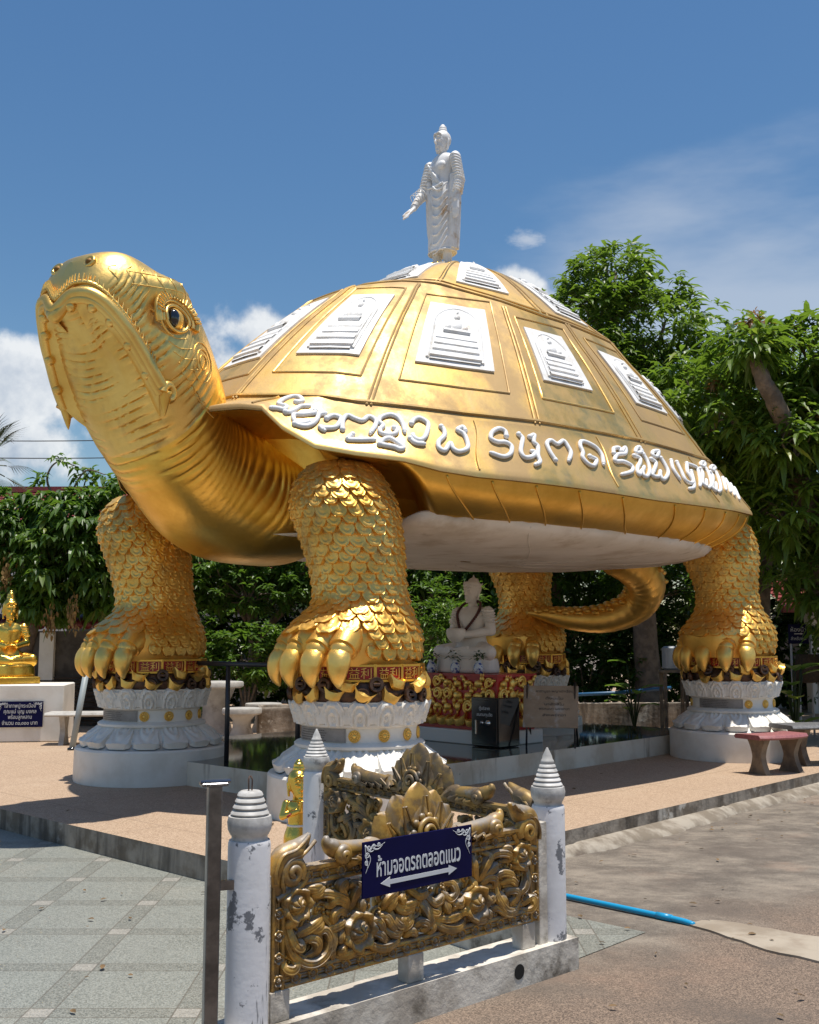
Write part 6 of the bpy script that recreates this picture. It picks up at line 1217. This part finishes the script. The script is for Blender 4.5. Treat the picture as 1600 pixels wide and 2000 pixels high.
# ------------------------------------------------------------------ left: golden figure on a white plinth, bench, table and stools, rail
pl = thing('plinth', 'white plinth with a blue donor sign under the golden seated figure', 'plinth', (-5.55, 15.6, .17), R(8), None, False)
mb = MB(); mb.box((0, 0, .40), (1.15, .9, .80), bev=.015); mb.build('block', WHITE, pl, True, 30)
sg = thing('donor_sign', 'blue donor sign with four lines of white Thai text on the white plinth', 'sign', (-5.49, 15.13, .40), R(8), None, False)
mb = MB(); mb.box((0, 0, .16), (.62, .012, .36)); mb.build('board', M_NAVY, sg, False); mb = MB()
for i, (s_, w_) in enumerate((('เจ้าภาพปูกระเบื้อง', .42), ('คุณแม่ บุญ มงคล', .44), ('พร้อมลูกหลาน', .32), ('จำนวน ๓๐,๐๐๐ บาท', .48))):
    V = flat_text(mb, s_, .075, 0, .275-.078*i, -.008); k = w_/np.ptp(V[:, 0]); mb.V[-1][:, 0] *= k
mb.build('lettering', M_SIGNW, sg, False); mb = MB(); filigree(mb, -.30, .33, 1, -1, -.008, 1.1); filigree(mb, .30, .33, -1, -1, -.008, 1.1); mb.build('corner_ornament', M_SIGNW, sg)
gs = thing('seated_statue', 'golden seated figure on the white plinth at the left edge', 'statue', (-5.86, 15.6, .97), R(-62), None, False)
mb = MB(); mb.box((0, 0, .05), (.66, .80, .10), bev=.01); mb.build('statue_base', G_FIG, gs, True, 30)
b = seated(False, False, 1.42); b.xf(Matrix.Translation((.0, 0, .10)) @ Matrix.Diagonal((.78, .80, .98, 1))); remesh(b, 'body', G_FIG, gs, .009, 2, False)
M_BENCHW = pm('weathered_white_concrete_shaded', (.44, .42, .385), (.33, .31, .28), 5., .4, .65, .75, bump=.25, bscale=30, c3=(.22, .20, .17), scale3=3., lo3=.56, hi3=.72)  # white base darkened to stand for canopy shade; the blotches are weathering
def leg_profile_mesh(w0, w1, h, th):
    """waisted slab leg, cut through by an opening"""
    z = np.linspace(0, 1, 15); hw = w1+(w0-w1)*np.abs(2*z-1)**1.6; mb = MB(); mb.grid(np.stack([np.c_[s_*hw, np.full(15, y), z*h] for s_, y in ((-1, -th/2), (1, -th/2), (1, th/2), (-1, th/2))], 1), False, True); n = mb.n
    mb.F.append(np.array([[3, 2, 1, 0]])); mb.F.append(np.array([[n-4, n-3, n-2, n-1]])); return mb
def bench(name, label, cat, loc, rz, length, depth, h, mtop, mleg, curve=0., group=None):
    b_ = thing(name, label, cat, loc, rz, group, False); x = np.linspace(-length/2, length/2, 15); yc = curve*(1-(2*x/length)**2); mb = MB(); rows = []
    for dy, z in ((-.5, h-.05), (-.5-.02/depth, h-.03), (-.5, h-.004), (-.48, h), (.48, h), (.5, h-.004), (.5+.02/depth, h-.03), (.5, h-.05)): rows.append(np.c_[x, yc+dy*depth, np.full(15, z)])
    G = np.stack(rows, 1); mb.grid(G, False, True); mb.F.append(np.array([list(range(7, -1, -1))])); mb.F.append(np.array([[14*8+i for i in range(8)]])); mb.build('seat', mtop, b_, True, 40)
    for s_ in (-1, 1):
        l = leg_profile_mesh(depth*.42, depth*.2, h-.05, .07); l.xf(Matrix.Translation((s_*length*.33, curve*.55, 0)) @ Matrix.Rotation(math.pi/2+s_*curve*-1.2, 4, 'Z')); l.build('leg', mleg, b_, True, 40)
    return b_
bench('bench', 'white concrete bench behind the left pedestal beside the plinth', 'bench', (-4.35, 14.9, .17), R(5), 1.3, .42, .44, M_BENCHW, M_BENCHW)
pg = thing('leaning_pole', 'grey pole leaning by the left pedestal', 'pole', (-4.35, 14.1, .17), 0, None, True); mb = MB(); mb.tube([(-4.42, 14.1, .17), (-4.30, 14.2, 1.15)], .04, 12); mb.build('tube', pm('grey_paint_pole', (.28, .32, .33), rough=.5), pg); mb = MB(); mb.lathe([(.055, 0), (.06, .01), (.055, .03), (.0001, .035)], 14, (-4.42, 14.1, .17)); mb.build('foot_cap', M_BLK, pg)
def pedestal_table(name, label, cat, loc, r, h, rl, group=None):
    t_ = thing(name, label, cat, loc, 0, group, False); mb = MB(); mb.lathe([(.02, h-.09), (r*.93, h-.09), (r, h-.07), (r, h-.015), (r*.97, h), (.02, h)], 28); mb.build('top', M_BENCHW, t_, True, 40); mb = MB(); mb.lathe([(rl*1.15, 0), (rl*1.1, .03), (rl*.78, h*.4), (rl*.8, h*.6), (rl*1.2, h-.09)], 16); mb.build('column_base', M_BENCHW, t_, True, 40)
pedestal_table('stone_table', 'round white stone table in the shade between the front legs', 'table', (-2.95, 16.3, .17), .42, .80, .25)
for i, (x, y, lb) in enumerate(((-3.55, 15.9, 'round stone stool left of the stone table'), (-2.45, 15.7, 'round stone stool nearest the platform, right of the stone table'), (-2.3, 16.9, 'round stone stool behind the stone table at the right'))): pedestal_table('stone_stool', lb, 'stool', (x, y, .17), .29, .44, .17, 'stone stools round the table')
pt = thing('planter', 'dark square concrete planter right of the stone stools', 'planter', (-1.9, 16.2, .17), R(10), None, False); mb = MB()
for s_ in ((.36, 0, .06, .78), (-.36, 0, .06, .78), (0, .36, .66, .06), (0, -.36, .66, .06)): mb.box((s_[0], s_[1], .22), (s_[2], s_[3], .44), bev=.01)
mb.box((0, 0, .36), (.66, .66, .02)); remesh(mb, 'box', M_KERB, pt, .02, 0, False)
rl = thing('handrail', 'dark metal handrail at the left edge of the polished platform', 'handrail', (-1.75, 10.65, .40), 0, None, True)
a, b_ = np.array([-2.75, 11.6]), np.array([-1.05, 10.1])
mb = MB(); mb.tube([(*a, 1.36), (*b_, 1.36)], .025, 10); mb.build('top_rail', pm('dark_grey_rail', (.05, .05, .055), rough=.4, metal=.5), rl)
for q in (.54, 1.): p = a+(b_-a)*q; mb = MB(); mb.tube([(*p, .39), (*p, 1.34)], .024, 10); mb.build('rail_post', bpy.data.materials['dark_grey_rail'], rl)
# ------------------------------------------------------------------ right: stools, benches, sign, clutter
M_REDT = pm('red_terrazzo', (.33, .115, .115), (.24, .085, .085), 40., .4, .6, .5); M_GREYT = pm('dark_grey_terrazzo', (.10, .10, .105), (.16, .16, .16), 40., .4, .6, .5); M_LEGC = pm('stained_concrete_leg', (.24, .18, .12), (.12, .09, .065), 5., .4, .62, .85, bump=.3, bscale=25)
bench('curved_stool', 'small curved bench with red terrazzo top on the terrace edge', 'stool', (3.95, 11.75, .17), R(28), .72, .34, .42, M_REDT, M_LEGC, -.08)
bench('bench', 'dark grey topped concrete bench behind the red stool', 'bench', (4.95, 12.6, .17), R(14), 1.35, .46, .46, M_GREYT, M_LEGC)
ts = thing('direction_sign', 'blue Thai direction sign with an arrow on thin posts at the right', 'sign', (5.85, 16.0, .17), R(-12), None, False)
mb = MB(); mb.box((0, 0, 1.52), (.29, .012, .29)); mb.build('board', M_NAVY, ts, False); mb = MB(); V = flat_text(mb, 'ห้องน้ำ', .085, 0, 1.59, -.008); V = flat_text(mb, 'สำหรับพระ', .07, 0, 1.455, -.008); mb.V[-1][:, 0] *= .22/np.ptp(V[:, 0]); arrow(mb, -.06, .07, 1.522, .016, -.008, False); mb.build('lettering', M_SIGNW, ts, False)
for x in (-.11, .17): mb = MB(); mb.tube([(x, .02, 0), (x, .02, 1.66)], .016, 8); mb.build('sign_post', pm('white_post', (.5, .5, .5), rough=.5), ts)
bk = thing('hanging_planter', 'dark coir planter on the sign posts at the right', 'planter', (5.9, 15.8, .17), 0, None, False); mb = MB(); mb.lathe([(.06, .80), (.21, .82), (.20, 1.0), (.16, 1.22), (.15, 1.22), (.06, .85)], 20); mb.build('basket', pm('coir', (.07, .045, .025), (.04, .028, .018), 30., rough=.95, bump=.8, bscale=60), bk)
for dx in (-.14, .14): mb = MB(); mb.tube([(dx, 0, 0), (dx, 0, .84)], .014, 6); mb.build('stand_leg', bpy.data.materials['white_post'], bk)
lw = thing('planter_wall', 'low dark concrete planter wall behind the platform at the right', 'wall', (4.0, 17.8, .17), R(5), None, False); mb = MB(); mb.box((-.2, 0, .2), (3.6, .16, .40), bev=.01); mb.build('wall_face', M_KERB, lw, False)
mb = MB(); mb.tube([(2.4, 17.5, .70), (3.4, 17.55, .74), (4.3, 17.6, .82)], .03, 10); tag(mb.build('water_pipe', pm('dim_blue_pvc', (.02, .10, .22), rough=.4)), 'dull blue pipe resting on the low planter wall in the shade', 'pipe')
wt = thing('water_tank', 'small grey water tank on a stand in the shade right of the tail', 'tank', (4.25, 17.2, .17), 0, None, False); mb = MB(); mb.box((0, 0, 1.14), (.30, .28, .38), bev=.03); mb.build('tank_body', pm('grey_plastic', (.30, .32, .34), rough=.4), wt, True, 40)
mb = MB(); mb.box((0, 0, .93), (.42, .36, .04)); mb.build('shelf', M_LEGC, wt, False)
for x in (-.17, .17):
    for y in (-.14, .14): mb = MB(); mb.box((x, y, .455), (.05, .05, .91)); mb.build('stand_leg', M_LEGC, wt, False)
mb = MB(); mb.tube([(3.15, 16.0, .24), (3.7, 16.05, .24), (4.1, 16.2, .25)], .05, 12); tag(mb.build('drain_pipe', pm('grey_white_pvc', (.45, .46, .46), rough=.5)), 'pale grey drain pipe lying behind the platform', 'pipe')
cb = thing('cement_tub', 'stained concrete tub beside the grey water tank', 'tub', (4.7, 16.6, .17), 0, None, False); mb = MB(); mb.lathe([(.30, 0), (.33, .02), (.34, .62), (.30, .62), (.28, .1)], 28); mb.build('tub_wall', M_KERB, cb, True, 40)
# fallen leaves and grit along the kerbs
g = np.random.default_rng(99); n = 260; P = np.empty((n, 3)); k = 0
for i in range(n):
    if i % 3 == 0: q = P2(TCN, g.uniform(1.5, 12), -abs(g.normal(.25, .35))-.08); z = .012
    elif i % 3 == 1: q = P2(TCN, g.uniform(.1, 10), g.uniform(.1, 9)); z = .176
    else: q = (g.uniform(-3, 3.5), g.uniform(4, 7.2)); z = .016 if True else 0
    if i % 3 == 2 and np.dot(np.array(q)-TCN, E1) > 0 and np.dot(np.array(q)-TCN, E2) > 0: z = .176
    P[i] = (*q, z)
D = np.c_[g.normal(0, 1, (n, 2)), g.uniform(0, .12, n)]; D /= np.linalg.norm(D, axis=1)[:, None]; V, T, Q = leaves(P, D, g.uniform(.018, .06, n), .22, np.full(n, .0), g)
mb = MB(); mb.add(V, T); mb.F.append(Q.astype(np.int64)); tag(mb.build('fallen_leaves', pm('dry_leaf_litter', (.20, .12, .05), (.10, .065, .03), 9., rough=.8), None, False), kind='stuff')
